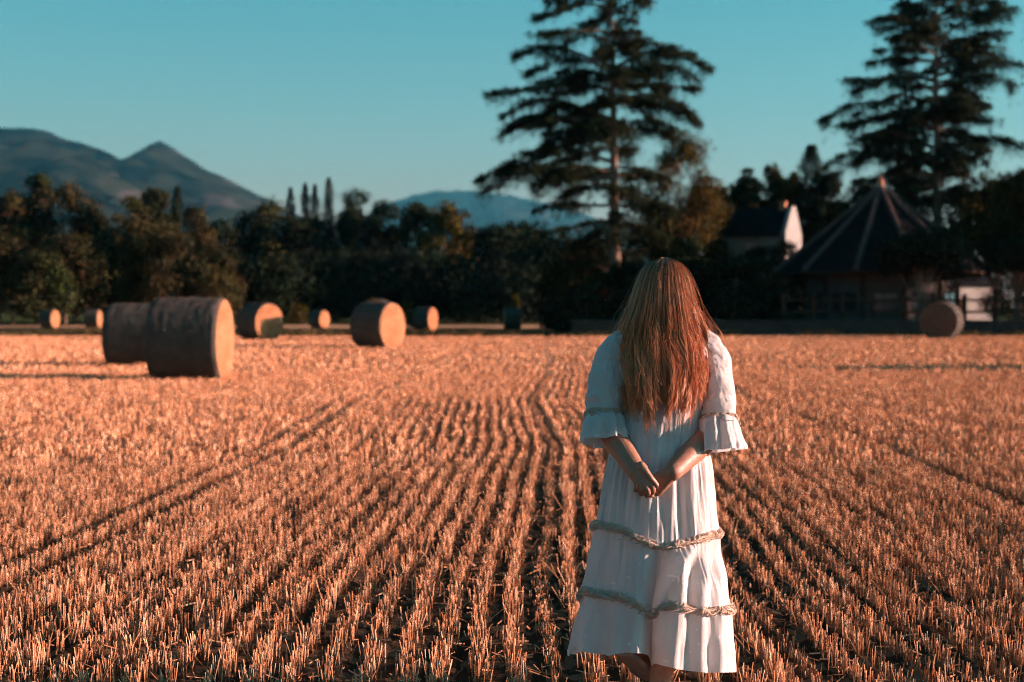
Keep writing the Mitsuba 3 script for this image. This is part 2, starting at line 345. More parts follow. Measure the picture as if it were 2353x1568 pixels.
bale(0, 32.3, 1.66, 1.3, rad(4), 'round straw bale just outside the right edge of the view', G1, 12, 300, xy=15.2)
# ------------------------------------------------------------------ trees and bushes
scene['mat_leaf'] = vcol(.75, .35)
def bark_color(p, n, uv):
    return mikit.mix((0.09, 0.06, 0.045), (0.24, 0.17, 0.13), mikit.fbm(p.x * 9, p.y * 9, p.z * 1.6, 4))
scene['mat_bark'] = {'type': 'twosided', 'bsdf': {'type': 'diffuse', 'reflectance': mikit.proc(bark_color)}}

def tint(base, rng, n, var=.22):
    return np.clip(np.asarray(base) * (1 + var * rng.normal(size=(n, 1))) * (1 + .10 * rng.normal(size=(n, 3))), .006, .4)

def broadleaf(name, label, cat, group, px, top, hw, Y, col, seed, leaves=5000, size=.28, foot=None, clumps=26, lean=0.0, ragged=.25, clear=.05, trunk_show=.12, x=None, h=None, w=None):
    rng = np.random.default_rng(seed)
    base = float(gz(Y)); key = thing(name)
    x = at(px, 700, Y)[0] if x is None else x
    h = at(px, top, Y)[2] - base if h is None else h
    w = 1.3 * hw / FPX * Y if w is None else w
    x0 = np.array([x, Y, base])
    low = h * trunk_show if foot is None else foot
    # crown: overlapping clumps placed over an egg-shaped volume
    K = int(np.clip(clumps * (h - low) / (2.6 * w), clumps, clumps * 2.6)); leaves = int(leaves * .66 * (.6 + .4 * K / clumps)); size *= 1.2
    t = rng.uniform(0, 1, K) ** .85
    zc = low + (h - low) * (.08 + .84 * t)
    prof = np.sqrt(np.clip(1 - ((t - .42) / .66) ** 2, .05, 1))
    an = rng.uniform(0, 2 * np.pi, K); rc = w * prof * np.sqrt(rng.uniform(.1, 1, K)) * .72
    C = np.stack([np.cos(an) * rc, np.sin(an) * rc * .85, zc], 1)
    cr = w * rng.uniform(.36, .62, K) * (1 - .30 * t)
    C = np.vstack([C, [[0, 0, h - cr[0] * .62]]]); cr = np.append(cr, cr[0] * .7)
    wgt = cr ** 2 / (cr ** 2).sum(); which = rng.choice(K + 1, leaves, p=wgt)
    dirs = rng.normal(size=(leaves, 3)); dirs /= np.linalg.norm(dirs, axis=1, keepdims=True)
    rad_ = cr[which] * np.clip(rng.uniform(.25, 1, leaves) ** .5 + ragged * rng.normal(size=leaves) * .5, .1, 1.5)
    # a second, finer level of lumps
    lump = meshkit.noise(C[which] * 3 + dirs * 2.2, seed)
    rad_ *= .72 + .5 * lump
    P = C[which] + dirs * rad_[:, None] * np.array([1, 1, .82])
    kp = P[:, 2] > clear + .5 * meshkit.noise(P * .9, 3); P, dirs, which = P[kp], dirs[kp], which[kp]; m = len(P)
    P[:, 0] += lean * P[:, 2]
    nrm = dirs + rng.normal(size=(m, 3)) * .6 + np.array([0, 0, .35])
    cc = tint(col, rng, K + 1, .18)[which] * rng.uniform(.75, 1.3, (m, 1))
    mb = MB(); tri_cloud(mb, P + x0, nrm, size, cc, rng, .7)
    put(key + '__crown', mb.mesh(), 'mat_leaf', False, color=mb.col())
    tk = MB()
    zs = np.linspace(-.3, h * .72, 7); r0 = min(max(.05, w * .045 + h * .005), .17)
    bend = np.cumsum(rng.normal(size=(7, 2)) * w * .015, 0); bend[0] = 0
    pts = np.stack([bend[:, 0] + lean * zs, bend[:, 1], zs], 1) + x0
    tk.add(*tube(pts, np.linspace(r0, r0 * .25, 7), 8))
    for k in range(min(K, 12)):
        s = pts[min(5, 1 + k % 5)]; e = C[k] + x0; mid = (s + e) / 2 + np.array([0, 0, .12 * np.linalg.norm(e - s)])
        tk.add(*tube([s, mid, e], [r0 * .4, r0 * .25, r0 * .08], 5))
    put(key + '__trunk', tk.mesh(), 'mat_bark', 40)
    tag(key, label, cat, group)
    return key

def spire(name, label, cat, group, px, top, hw, Y, col, seed, leaves=2600, size=.3):
    """a slim upright tree (poplar or cypress)"""
    rng = np.random.default_rng(seed); base = float(gz(Y)); key = thing(name)
    x0 = np.array([at(px, 700, Y)[0], Y, base]); h = at(px, top, Y)[2] - base; w = hw / FPX * Y
    t = rng.uniform(.1, 1, leaves); an = rng.uniform(0, 2 * np.pi, leaves)
    prof = np.minimum(1, (1 - t) * 6 + .3) * np.minimum(1, t * 3) * (.62 + .65 * meshkit.noise(np.stack([np.cos(an) * 1.3, np.sin(an) * 1.3, t * h * .6], -1), seed))
    r = w * prof * np.sqrt(rng.uniform(.1, 1, leaves))
    P = np.stack([np.cos(an) * r, np.sin(an) * r, t * h], 1)
    mb = MB(); tri_cloud(mb, P + x0, np.stack([np.cos(an), np.sin(an), .3 + an * 0], 1) + rng.normal(size=(leaves, 3)) * .5, size, tint(col, rng, leaves), rng, .6)
    put(key + '__crown', mb.mesh(), 'mat_leaf', False, color=mb.col())
    put(key + '__trunk', tube([x0 - [0, 0, .3], x0 + [0, 0, h * .5], x0 + [0, 0, h * .93]], [.22, .14, .03], 7), 'mat_bark', 40)
    tag(key, label, cat, group)

def cedar(label, px_top, top, px_base, Y, limbs, seed, fill, radius, needles=52, col=(.026, .033, .017), trunk_r=.42):
    """a tall cedar: straight trunk, level limbs with flat sprays of needles that droop at the edges.
    limbs: (tip px, tip py, start py) surveyed from the view; fill: further limbs (count, height range, reach) all round"""
    rng = np.random.default_rng(seed); base = float(gz(Y)); key = thing('cedar_tree')
    a = at(px_base, 700, Y); top_p = at(px_top, top, Y); H = top_p[2] - base
    def axis(z):
        t = (z - base) / H
        return np.array([a[0] + (top_p[0] - a[0]) * t, Y, z])
    tk = MB(); zs = np.linspace(base - .3, top_p[2], 16)
    pts = np.array([axis(z) for z in zs]); pts[1:-1, 0] += rng.normal(size=14) * .03
    tk.add(*tube(pts, trunk_r * (1 - .93 * np.linspace(0, 1, 16) ** .9), 12))
    P, N, S = [], [], []
    def limb(start, tip, r0):
        start, tip = np.asarray(start, float), np.asarray(tip, float)
        L = np.linalg.norm(tip - start); out = (tip - start) / L; flat = out * [1, 1, 0]; flat /= np.linalg.norm(flat) + 1e-9
        side = np.cross([0, 0, 1.0], flat); n = max(6, int(L / .45)); t = np.linspace(0, 1, n)
        rise = (.10 * np.sin(t * np.pi) + .05 * np.sin(t * 5 + rng.uniform(0, 6))) * L
        c = start + (tip - start) * t[:, None]; c[:, 2] += rise; c += side * (np.sin(t * 3 + rng.uniform(0, 6)) * .04 * L * t)[:, None]
        tk.add(*tube(c, r0 * (1 - .85 * t), 5))
        tw = int(L * 5.5 * rng.uniform(.75, 1.25)); hang = rng.uniform(.10, .30); gap0 = rng.uniform(0, 50)
        for k in range(tw):
            s = .16 + .84 * rng.uniform(0, 1) ** .8
            q = c[0] * 0 + np.array([np.interp(s, t, c[:, j]) for j in range(3)])
            sg = 1 if k % 2 else -1
            wide = (.36 * L * (1 - s) ** .7 + .45) * (1 if s > .25 else s * 4) * rng.uniform(.45, 1.1)
            dirv = side * sg * rng.uniform(.5, 1) + flat * rng.uniform(.35, 1.0); dirv /= np.linalg.norm(dirv)
            if meshkit.noise(np.array([gap0 + s * L * 1.1, k % 2 * 7.0, 0.0]), seed) < .30: continue
            m = int(needles * (.35 + wide * .55)); u = rng.uniform(0, 1, m)
            pp = q + dirv * (u * wide)[:, None] + rng.normal(size=(m, 3)) * [.13, .13, .09]
            pp[:, 2] += -.20 * wide * u ** 2 - rng.exponential(hang, m) * (rng.uniform(size=m) < .55) + .05
            P.append(pp); N.append(rng.normal(size=(m, 3)) * .55 + [0, 0, 1.0]); S.append(np.full(m, .245))
    for tx, ty, sy in limbs:
        tip = at(tx, ty, Y); dy = rng.uniform(-1, 1) * .35 * abs(tip[0] - a[0]); tip[1] += dy
        s = axis(min(at(px_base, sy, Y)[2], top_p[2] - .1))
        limb(s, tip, .05 + .014 * np.linalg.norm(tip - s))
    for cnt, z0, z1, reach in fill:
        for _ in range(cnt):
            z = rng.uniform(z0, z1); t = (z - base) / H; an = rng.uniform(0, 2 * np.pi)
            L = reach * rng.uniform(.30, 1.0) * radius(t)
            tip = axis(z) + np.array([np.cos(an) * L, np.sin(an) * L, rng.uniform(-.40, .16) * L]); limb(axis(z), tip, .04 + .010 * L)
    # leader foliage
    m = 900; z = top_p[2] - rng.uniform(0, 1, m) ** 1.3 * H * .12; P.append(np.array([axis(q) for q in z]) + rng.normal(size=(m, 3)) * (.10 + .10 * (top_p[2] - z))[:, None] * [1, 1, .5]); N.append(rng.normal(size=(m, 3))); S.append(np.full(m, .17))
    P, N, S = np.vstack(P), np.vstack(N), np.concatenate(S)
    mb = MB(); tri_cloud(mb, P, N, S, tint(col, rng, len(P), .25), rng, .5)
    put(key + '__foliage', mb.mesh(), 'mat_leaf', False, color=mb.col())
    put(key + '__trunk', tk.mesh(), 'mat_bark', 40)
    tag(key, label, 'cedar tree')
    return len(P)

# first cedar, left of the woman's head
c1 = [(1230, 38, 30), (1258, 6, 14), (1512, 8, 25), (1460, 25, 40), (1220, 92, 85), (1240, 108, 100), (1176, 132, 140), (1215, 160, 160), (1490, 95, 110), (1590, 118, 128), (1626, 152, 150), (1600, 185, 175), (1605, 205, 200), (1240, 190, 185),
      (1112, 218, 225), (1150, 262, 260), (1142, 305, 300), (1170, 322, 300), (1600, 280, 225), (1585, 262, 250), (1560, 300, 240), (1180, 280, 270), (1195, 375, 340), (1140, 400, 360), (1098, 432, 400), (1115, 448, 420), (1210, 440, 400), (1545, 330, 300), (1520, 420, 380), (1260, 300, 270), (1290, 420, 390), (1230, 500, 470), (1190, 560, 520), (1500, 500, 470), (1540, 560, 520), (1280, 340, 310), (1250, 225, 215), (1330, 60, 50)]
n1 = cedar('tall cedar with level layered limbs and a bare straight trunk, left of the woman\'s head', 1404, -75, 1416, 82.0, c1, 31, [(10, 2.2, 6, 5.6), (26, 6, 12, 5.0), (30, 12, 17, 3.8), (20, 16.5, 20.5, 2.0)], lambda t: 1.0)
c2 = [(2060, 18, 35), (2036, 42, 60), (2080, 5, 20), (2320, 2, 40), (2275, 20, 50), (2330, 28, 60), (1992, 62, 90), (2005, 80, 95), (2312, 45, 90), (2300, 90, 110), (2340, 145, 150), (2350, 175, 165), (2320, 80, 105), (2335, 120, 130), (2015, 125, 120), (2005, 150, 140), (1940, 190, 200), (1962, 208, 210), (2340, 205, 190), (2270, 195, 185), (1910, 262, 270), (1920, 285, 285), (1935, 300, 295), (2240, 262, 240), (2260, 280, 260),
      (1975, 250, 240), (1950, 340, 330), (1930, 375, 360), (1900, 400, 380), (1990, 320, 300), (2260, 330, 310), (2280, 380, 360), (1960, 430, 410), (2230, 420, 400), (2060, 180, 170), (2080, 240, 230), (2070, 90, 80), (2190, 60, 60)]
n2 = cedar('second dark cedar near the right edge, rising behind the round pointed roof', 2148, -95, 2158, 88.0, c2, 32, [(26, 3, 9, 6.4), (44, 8, 13, 5.8), (38, 13, 18, 4.4), (22, 18, 22, 2.5)], lambda t: 1.0)

GW = 'trees of the wood behind the far meadow'
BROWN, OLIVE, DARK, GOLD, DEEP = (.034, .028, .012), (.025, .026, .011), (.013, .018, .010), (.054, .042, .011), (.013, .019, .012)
left = [(-30, 415, 50, 157, BROWN, 'brownish tree cut by the left edge of the view'), (28, 432, 48, 155, BROWN, 'second brownish tree from the left edge, lower than its neighbour'), (92, 394, 40, 158, OLIVE, 'tall tree with a narrow pointed top, third from the left edge'),
        (150, 414, 58, 156, BROWN, 'broad brownish tree right of the narrow pointed one'), (215, 448, 50, 160, OLIVE, 'lower olive tree in a dip of the left wood'), (298, 446, 55, 154, BROWN, 'rounded brown tree left of the two-peaked crown under the mountain top'), (352, 426, 48, 157, OLIVE, 'rounded tree below the sharp mountain summit'),
        (452, 470, 46, 160, BROWN, 'brown tree at the right end of the sunlit wood, below the mountain slope'), (500, 500, 50, 166, DARK, 'dark tree in the gap right of the sunlit wood'),
        (0, 545, 80, 146, BROWN, 'low bushy tree in front at the left edge, above the leftmost far bale'), (170, 535, 78, 148, BROWN, 'low bushy tree in front of the wood, above the second far bale'), (278, 560, 70, 150, OLIVE, 'low dark tree right behind the half hidden large bale'), (375, 520, 66, 149, BROWN, 'low bushy tree standing in front of the wood above the nearest bale'), (484, 580, 66, 150, BROWN, 'low rounded tree just right of and above the nearest bale'), (90, 585, 64, 143, OLIVE, 'lowest front bush tree, right above the leftmost far bale')]
for i, (px, top, hw, Y, col, lab) in enumerate(left):
    broadleaf('broadleaf_tree', lab, 'tree', GW, px, top, hw * 1.05, Y, col, 100 + i, 6500, .36, clumps=30)
for i, (px, top, hw, Y, col) in enumerate([(-95, 425, 60, 158, BROWN), (-165, 440, 60, 160, OLIVE), (-240, 430, 64, 157, BROWN), (-320, 450, 66, 159, OLIVE), (-120, 560, 80, 147, BROWN), (-230, 560, 84, 148, OLIVE)]):
    broadleaf('broadleaf_tree', 'tree of the left wood standing just outside the left edge of the view', 'tree', GW, px, top, hw, Y, col, 160 + i, 4000, .42, clumps=26)
spire('poplar_tree', 'dark slim spire tree rising from the left wood under the mountain slope', 'tree', GW, 408, 430, 15, 157, DARK, 130)
mid = [(566, 478, 70, 178, DARK, 'dark domed tree where the mountain slope meets the wood'), (636, 456, 62, 176, OLIVE, 'large dome shaped tree with a sunlit golden right flank'), (740, 486, 55, 180, DARK, 'low dark tree behind the feet of the slim spires'), (690, 500, 50, 175, DARK, 'dark rounded tree left of the spires and below them'),
       (885, 456, 44, 182, DARK, 'dark tree right of the small umbrella shaped tree'), (958, 462, 50, 178, OLIVE, 'rounded olive tree in the middle of the wood, left of the blue hill'), (1030, 462, 52, 176, GOLD, 'golden topped tree before the blue distant hill'), (1085, 520, 46, 180, DARK, 'low dark tree below the blue distant hill'),
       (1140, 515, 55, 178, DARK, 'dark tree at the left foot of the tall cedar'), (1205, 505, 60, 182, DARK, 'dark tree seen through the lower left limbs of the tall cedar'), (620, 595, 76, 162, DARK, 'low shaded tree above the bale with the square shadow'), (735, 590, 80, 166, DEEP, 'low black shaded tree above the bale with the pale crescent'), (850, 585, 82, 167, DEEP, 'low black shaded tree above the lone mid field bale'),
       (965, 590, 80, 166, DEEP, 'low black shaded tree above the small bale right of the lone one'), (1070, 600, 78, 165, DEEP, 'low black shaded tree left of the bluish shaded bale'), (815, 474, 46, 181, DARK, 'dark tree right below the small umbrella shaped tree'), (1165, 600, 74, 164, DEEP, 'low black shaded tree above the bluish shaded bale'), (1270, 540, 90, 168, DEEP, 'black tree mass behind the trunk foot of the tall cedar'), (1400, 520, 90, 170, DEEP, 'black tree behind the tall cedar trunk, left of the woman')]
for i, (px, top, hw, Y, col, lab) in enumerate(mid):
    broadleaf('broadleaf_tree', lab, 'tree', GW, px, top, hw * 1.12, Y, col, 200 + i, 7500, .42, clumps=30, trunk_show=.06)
for i, (px, top, hw, lab) in enumerate([(668, 432, 12, 'shortest and leftmost of the slim dark spire trees'), (702, 422, 13, 'second slim dark spire tree from the left'), (724, 425, 12, 'third slim dark spire tree, close to the second one'), (756, 409, 14, 'tallest and rightmost of the slim dark spire trees')]):
    spire('poplar_tree', lab, 'tree', 'slim spire trees on the skyline', px, top, hw, 186, DARK, 240 + i, 2200, .34)
broadleaf('umbrella_tree', 'small umbrella shaped tree on the skyline right of the slim spires', 'tree', GW, 822, 430, 36, 186, DARK, 250, 3000, .32, foot=11.6, clumps=12)

GR = 'trees round the farm buildings'
right = [(1562, 288, 74, 103, (.060, .044, .015), 'broad dark orange tree right behind the tall cedar', 17000, .2), (1618, 390, 56, 106, GOLD, 'golden green tree left of the small hipped house', 9000, .2), (1500, 420, 60, 102.5, OLIVE, 'olive tree between the cedar trunk and the golden green tree', 6000, .2),
         (1716, 382, 42, 112, OLIVE, 'rounded tree behind the roof of the small hipped house', 7500, .34), (1768, 374, 44, 115, OLIVE, 'second rounded tree behind the hipped house, with a paler top', 7500, .34), (1660, 420, 42, 110.5, OLIVE, 'low tree on the left behind the hipped house', 6500, .34), (1822, 392, 40, 114, GOLD, 'yellowish tree behind the white gable', 7500, .34), (1895, 372, 44, 111.5, DARK, 'dark tree between the yellowish tree and the second cedar', 7500, .32),
         (2290, 402, 100, 78, (.042, .034, .014), 'big brownish bushy tree on the right, overhanging the round roof', 12000, .19), (2345, 395, 70, 73, OLIVE, 'green bushy tree cut by the right edge of the view', 9000, .19), (2118, 545, 84, 70.5, DEEP, 'low black tree hanging over the right side of the round roof', 8000, .18), (2335, 560, 60, 71, DEEP, 'low black tree right of the bale with the dark end', 7000, .18),
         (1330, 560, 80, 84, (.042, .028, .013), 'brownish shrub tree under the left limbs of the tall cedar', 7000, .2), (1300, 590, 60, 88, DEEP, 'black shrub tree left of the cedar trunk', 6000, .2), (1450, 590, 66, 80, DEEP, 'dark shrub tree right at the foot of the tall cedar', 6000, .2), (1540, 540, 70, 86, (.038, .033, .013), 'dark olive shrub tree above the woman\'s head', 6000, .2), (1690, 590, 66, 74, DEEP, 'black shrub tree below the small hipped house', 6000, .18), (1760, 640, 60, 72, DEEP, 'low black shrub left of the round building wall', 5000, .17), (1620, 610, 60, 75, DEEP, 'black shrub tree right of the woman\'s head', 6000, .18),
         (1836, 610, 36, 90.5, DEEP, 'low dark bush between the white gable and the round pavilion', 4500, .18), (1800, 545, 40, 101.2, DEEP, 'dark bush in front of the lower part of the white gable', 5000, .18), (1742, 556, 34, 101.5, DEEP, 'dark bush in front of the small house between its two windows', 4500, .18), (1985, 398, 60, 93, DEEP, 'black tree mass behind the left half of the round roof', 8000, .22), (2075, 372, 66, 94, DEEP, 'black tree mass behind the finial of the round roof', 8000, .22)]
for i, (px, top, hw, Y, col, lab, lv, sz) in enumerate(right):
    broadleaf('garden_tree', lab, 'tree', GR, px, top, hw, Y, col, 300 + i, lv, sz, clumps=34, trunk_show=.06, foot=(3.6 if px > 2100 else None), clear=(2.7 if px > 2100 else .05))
spire('dark_conifer', 'narrow dark conifer left of the second cedar', 'conifer', None, 1862, 334, 34, 113, DEEP, 340, 6000, .24)
low = [(1345, 668, 60, 70, 'low black bush left of the woman'), (1300, 690, 50, 72, 'low black bush right of the bluish bale'), (1430, 670, 60, 70, 'low black bush hidden partly by the woman\'s hair'), (1690, 690, 60, 70, 'low black bush right behind the woman\'s shoulder'), (1790, 715, 46, 69.5, 'low dark bush at the left end of the timber fence')]
for i, (px, top, hw, Y, lab) in enumerate(low):
    broadleaf('low_bush', lab, 'bush', 'dark bushes along the field edge', px, top, hw, Y, DEEP, 360 + i, 3500, .15, clumps=18, trunk_show=.0)
far = [(2345, 575, 70, 92, 'dark hedge bush behind the trunks at the right edge of the view'), (-60, 700, 40, 136, 'low scrub at the left edge behind the leftmost far bale'), (690, 700, 30, 150, 'low scrub behind the crescent lit bale'), (940, 690, 18, 112, 'small yellowish bush left of the orange ended far bale'), (855, 684, 24, 116, 'small yellowish bush peeping over the lone mid field bale'), (1186, 676, 13, 120, 'small brown bush right behind the bluish shaded bale')]
for i, (px, top, hw, Y, lab) in enumerate(far):
    broadleaf('meadow_bush', lab, 'bush', 'bushes on the far meadow' if i else None, px, top, hw, Y, GOLD if i else DARK, 380 + i, 1600 if i else 6000, .16, clumps=10, trunk_show=.0)
# neighbours of the farm trees beyond the right edge of the view; their long shadows fall across the meadow
for i, (x, Y, h, w) in enumerate([(33, 71.5, 15, 4.5), (42, 87, 17, 5), (48, 71, 13, 5), (37, 77.5, 9, 4), (30, 69.5, 6, 3), (41, 70, 7, 3.2), (58, 86, 16, 5)]):
    broadleaf('garden_tree', 'tree of the farm garden standing just outside the right edge of the view', 'tree', GR, 0, 0, 0, Y, OLIVE, 400 + i, 5000, .3, clumps=28, x=x, h=h, w=w)
# weeds along the edge of the field
rng = np.random.default_rng(77); mb = MB()
n = 15000; x = rng.uniform(-27, 30, n); y = 66.9 + rng.exponential(.8, n) + .4 * np.sin(x * .8)
dens = meshkit.fbm(np.stack([x * .5, y * .5, x * 0], -1), 3, 5); k = rng.uniform(size=n) < np.clip((dens - .32) * 3, .05, 1); x, y, dens = x[k], y[k], dens[k]; n = len(x)
h = .10 + .42 * dens * rng.uniform(.4, 1.2, n); p = np.stack([x, y, gz(y) - .05], 1)
a0 = rng.uniform(0, 6.28, n); u = np.stack([np.cos(a0), np.sin(a0), a0 * 0], 1) * .025; tp = p + np.stack([rng.normal(size=n) * .08, rng.normal(size=n) * .08, h + .05], 1)
mb.add(np.stack([p - u, p + u, tp], 1).reshape(-1, 3), np.arange(3 * n).reshape(-1, 3), np.repeat(tint((.14, .095, .045), rng, n), 3, 0))
q = p[:, :] + (tp - p) * rng.uniform(.3, 1, (n, 1)); tri_cloud(mb, q, rng.normal(size=(n, 3)), .09, tint((.07, .06, .028), rng, n), rng)
put('field_edge_weeds', mb.mesh(), 'mat_vertex', False, color=mb.col())
tag('field_edge_weeds', 'dry weeds and tall grass along the far edge of the stubble', 'weeds', kind='stuff')
# ------------------------------------------------------------------ farm buildings
def noisy(a, b, s):
    return {'type': 'twosided', 'bsdf': {'type': 'diffuse', 'reflectance': mikit.proc(lambda p, n, uv: mikit.mix(a, b, mikit.fbm(p.x * s, p.y * s, p.z * s, 4)))}}
scene['mat_slate'] = noisy((.007, .008, .010), (.017, .017, .018), 2.2)
scene['mat_ridge'] = noisy((.06, .042, .037), (.105, .075, .066), 3.0)
scene['mat_plaster'] = noisy((.18, .17, .16), (.26, .245, .23), 1.1)
scene['mat_grey_wall'] = noisy((.05, .047, .046), (.10, .094, .088), 1.4)
scene['mat_timber'] = noisy((.022, .017, .013), (.055, .04, .03), 5.0)
scene['mat_stone'] = noisy((.030, .029, .028), (.070, .066, .060), 2.5)
scene['mat_pane'] = {'type': 'principled', 'base_color': {'type': 'rgb', 'value': [.02, .025, .03]}, 'roughness': .12, 'specular': .6}
scene['mat_terracotta'] = noisy((.32, .13, .07), (.50, .24, .14), 6.0)

# round pavilion with a pointed twelve-sided roof
PC = np.array([at(2022, 700, 78)[0], 78.0, float(gz(78))]); R_E = 5.8; Z_E = 3.35; Z_A = at(2022, 436, 78)[2] - PC[2]
pav = thing('round_pavilion'); NS = 12
def ring_pt(k, r, z, off=rad(-26.5)):
    a = off + k * 2 * math.pi / NS
    return PC + np.array([math.sin(a) * r, -math.cos(a) * r, z])
for k in range(NS):
    courses = 26; mb = MB()
    for c in range(courses):                                        # overlapping shingle courses, each lapped over the one below
        t0, t1 = c / courses, (c + 1) / courses
        r0, r1 = R_E * (1 - t0) + .12 * t0, R_E * (1 - t1) + .12 * t1
        z0, z1 = Z_E + (Z_A - Z_E) * t0 + .05, Z_E + (Z_A - Z_E) * t1
        a, b, d, e = ring_pt(k, r0 + .03, z0), ring_pt(k + 1, r0 + .03, z0), ring_pt(k + 1, r1, z1), ring_pt(k, r1, z1)
        lo = np.array([0, 0, -.055]); mb.add([a, b, d, e, a + lo, b + lo], [[0, 1, 2], [0, 2, 3], [4, 5, 1], [4, 1, 0]])
    put(pav + '__roof_panel', mb.mesh(), 'mat_slate')
for k in range(NS):
    n = 15; ts = np.linspace(0, 1, n + 1); mb = MB()
    for j in range(n):                                              # half-round ridge tiles, each a little proud of the next
        p0, p1 = (ring_pt(k, R_E * (1 - t) + .12 * t + .04, Z_E + (Z_A - Z_E) * t + .04) for t in (ts[j], ts[j + 1] + .01))
        mb.add(*tube([p0, p1], [.17, .13], 7))
    put(pav + '__hip_tile_row', mb.mesh(), 'mat_ridge', 35)
prof = np.array([(.0, .80), (.04, .76), (.035, .55), (.15, .52), (.17, .46), (.16, .40), (.20, -.15), (.36, -.32), (.0, -.4)])
fin = trimesh.creation.revolve(prof[::-1], sections=18); fv = np.array(fin.vertices) + PC + [0, 0, Z_A]
put(pav + '__finial', (fv, np.array(fin.faces)), 'mat_terracotta', 30)
eave = MB()
for k in range(NS): eave.add(*tube([ring_pt(k, R_E - .02, Z_E - .06), ring_pt(k + 1, R_E - .02, Z_E - .06)], .08, 6))
put(pav + '__eave_beam', eave.mesh(), 'mat_timber', 35)
RW = 4.1
for k in range(NS):
    a, b = ring_pt(k, RW, 0), ring_pt(k + 1, RW, 0); mid_, dx = (a + b) / 2, (b - a); w = np.linalg.norm(dx); yaw = math.atan2(dx[1], dx[0])
    loc = lambda vf: moved(vf, yaw, mid_)
    w2 = w / 2 - .12
    pn = MB(); pn.add(*loc(box(-w2, w2, -.09, .09, -.3, 1.15))); pn.add(*loc(box(-w2, w2, -.09, .09, 2.25, 3.2)))
    for s in (-1, 1): pn.add(*loc(box(min(s * w2, s * .72), max(s * w2, s * .72), -.088, .088, 1.152, 2.248)))
    put(pav + '__wall_panel', pn.mesh(), 'mat_grey_wall')
    wd = put(pav + '__window', loc(box(-.72, .72, -.05, .05, 1.155, 2.245)), 'mat_pane')
    fr = MB()
    for q in ((-.72, -.66, 1.15, 2.25), (.66, .72, 1.15, 2.25), (-.03, .03, 1.15, 2.25), (-.66, .66, 1.15, 1.21), (-.66, .66, 2.19, 2.25)): fr.add(*loc(box(q[0], q[1], -.10, -.02, q[2] + .004, q[3] - .004)))
    put(wd + '__frame', fr.mesh(), 'mat_timber')
    put(pav + '__post', moved(box(-.12, .12, -.12, .12, -.3, 3.28, .015), yaw, a), 'mat_timber')
tag(pav, 'round pavilion with a tall pointed dark roof and pale ridge tiles on its hips', 'pavilion')

# small house with a hipped roof and a white gable on its right, turned a little towards the sun
hs = thing('farm_house'); HY = 104.0; g = float(gz(HY)); corner = at(1796, 700, HY)
H0 = lambda vf: moved(vf, rad(-25), (corner[0], HY, g))
xl, xr, y0, y1 = -5.9, 0.0, 0.0, 4.7; ze = at(0, 530, HY)[2] - g; zr = at(0, 474, HY)[2] - g; ym = (y0 + y1) / 2; ov = .5; xh = xl + 1.9
put(hs + '__wall', H0(box(xl, xr, y0, y0 + .3, -.3, ze - .06)), 'mat_plaster')
put(hs + '__wall', H0(box(xl, xr, y1 - .3, y1, -.3, ze - .06)), 'mat_plaster')
put(hs + '__wall', H0(box(xl, xl + .3, y0 + .302, y1 - .302, -.3, ze - .06)), 'mat_plaster')
gp = trimesh.creation.extrude_polygon(__import__('shapely').Polygon([(y0 - .12, ze - .9), (y0 + .302, -.3), (y1 - .302, -.3), (y1 + .12, ze - .9), (y1 + .12, ze - .1), (ym + .55, zr + .12), (ym - .55, zr + .12), (y0 - .12, ze - .1)]), .3)
gv = np.array(gp.vertices); gv = np.stack([xr + .004 + gv[:, 2], gv[:, 0], gv[:, 1]], 1)
tag(put(hs + '__wall', H0((gv, np.array(gp.faces))), 'mat_plaster'), 'white gable wall lit by the sun')
rv = np.array([[xl - ov, y0 - ov, ze - .22], [xr - .01, y0 - ov, ze - .22], [xr - .01, ym, zr], [xh, ym, zr], [xl - ov, y1 + ov, ze - .22], [xr - .01, y1 + ov, ze - .22]])
def slab(a, th=.16):
    a = np.array(a); n = len(a); b = a - [0, 0, th]
    f = [[0, i, i + 1] for i in range(1, n - 1)] + [[n, n + i + 1, n + i] for i in range(1, n - 1)]
    for i in range(n): j = (i + 1) % n; f += [[i, n + i, n + j], [i, n + j, j]]
    return np.vstack([a, b]), np.array(f)
for s in ([0, 1, 2, 3], [5, 4, 3, 2], [4, 0, 3]):
    put(hs + '__roof_slope', H0(slab(rv[s])), 'mat_slate')
put(hs + '__ridge_tile_row', H0(tube([rv[3] + [0, 0, .02], rv[2] + [-.02, 0, .02]], .10, 7)), 'mat_slate', 35)
cv = MB(); cv.add(*H0(box(xr - .75, xr - .30, ym - .25, ym + .2, zr - .5, zr + .42, .02))); cv.add(*H0(box(xr - .80, xr - .25, ym - .30, ym + .25, zr + .422, zr + .52, .02)))
put(hs + '__chimney', cv.mesh(), 'mat_terracotta')
for wx in (xl + 1.3, xl + 3.6):
    wn = put(hs + '__window', H0(box(wx - .45, wx + .45, y0 - .02, y0 - .003, ze - 2.0, ze - .75)), 'mat_pane')
    fr = MB()
    for q in ((-.52, -.45, -2.07, -.68), (.45, .52, -2.07, -.68), (-.03, .03, -2.0, -.75), (-.45, .45, -2.07, -2.0), (-.45, .45, -.75, -.68)): fr.add(*H0(box(wx + q[0], wx + q[1], y0 - .05, y0 - .001, ze + q[2] + .002, ze + q[3] - .002)))
    put(wn + '__frame', fr.mesh(), 'mat_timber')
tag(hs, 'small house with a dark hipped roof and a bright white gable on its right', 'house')

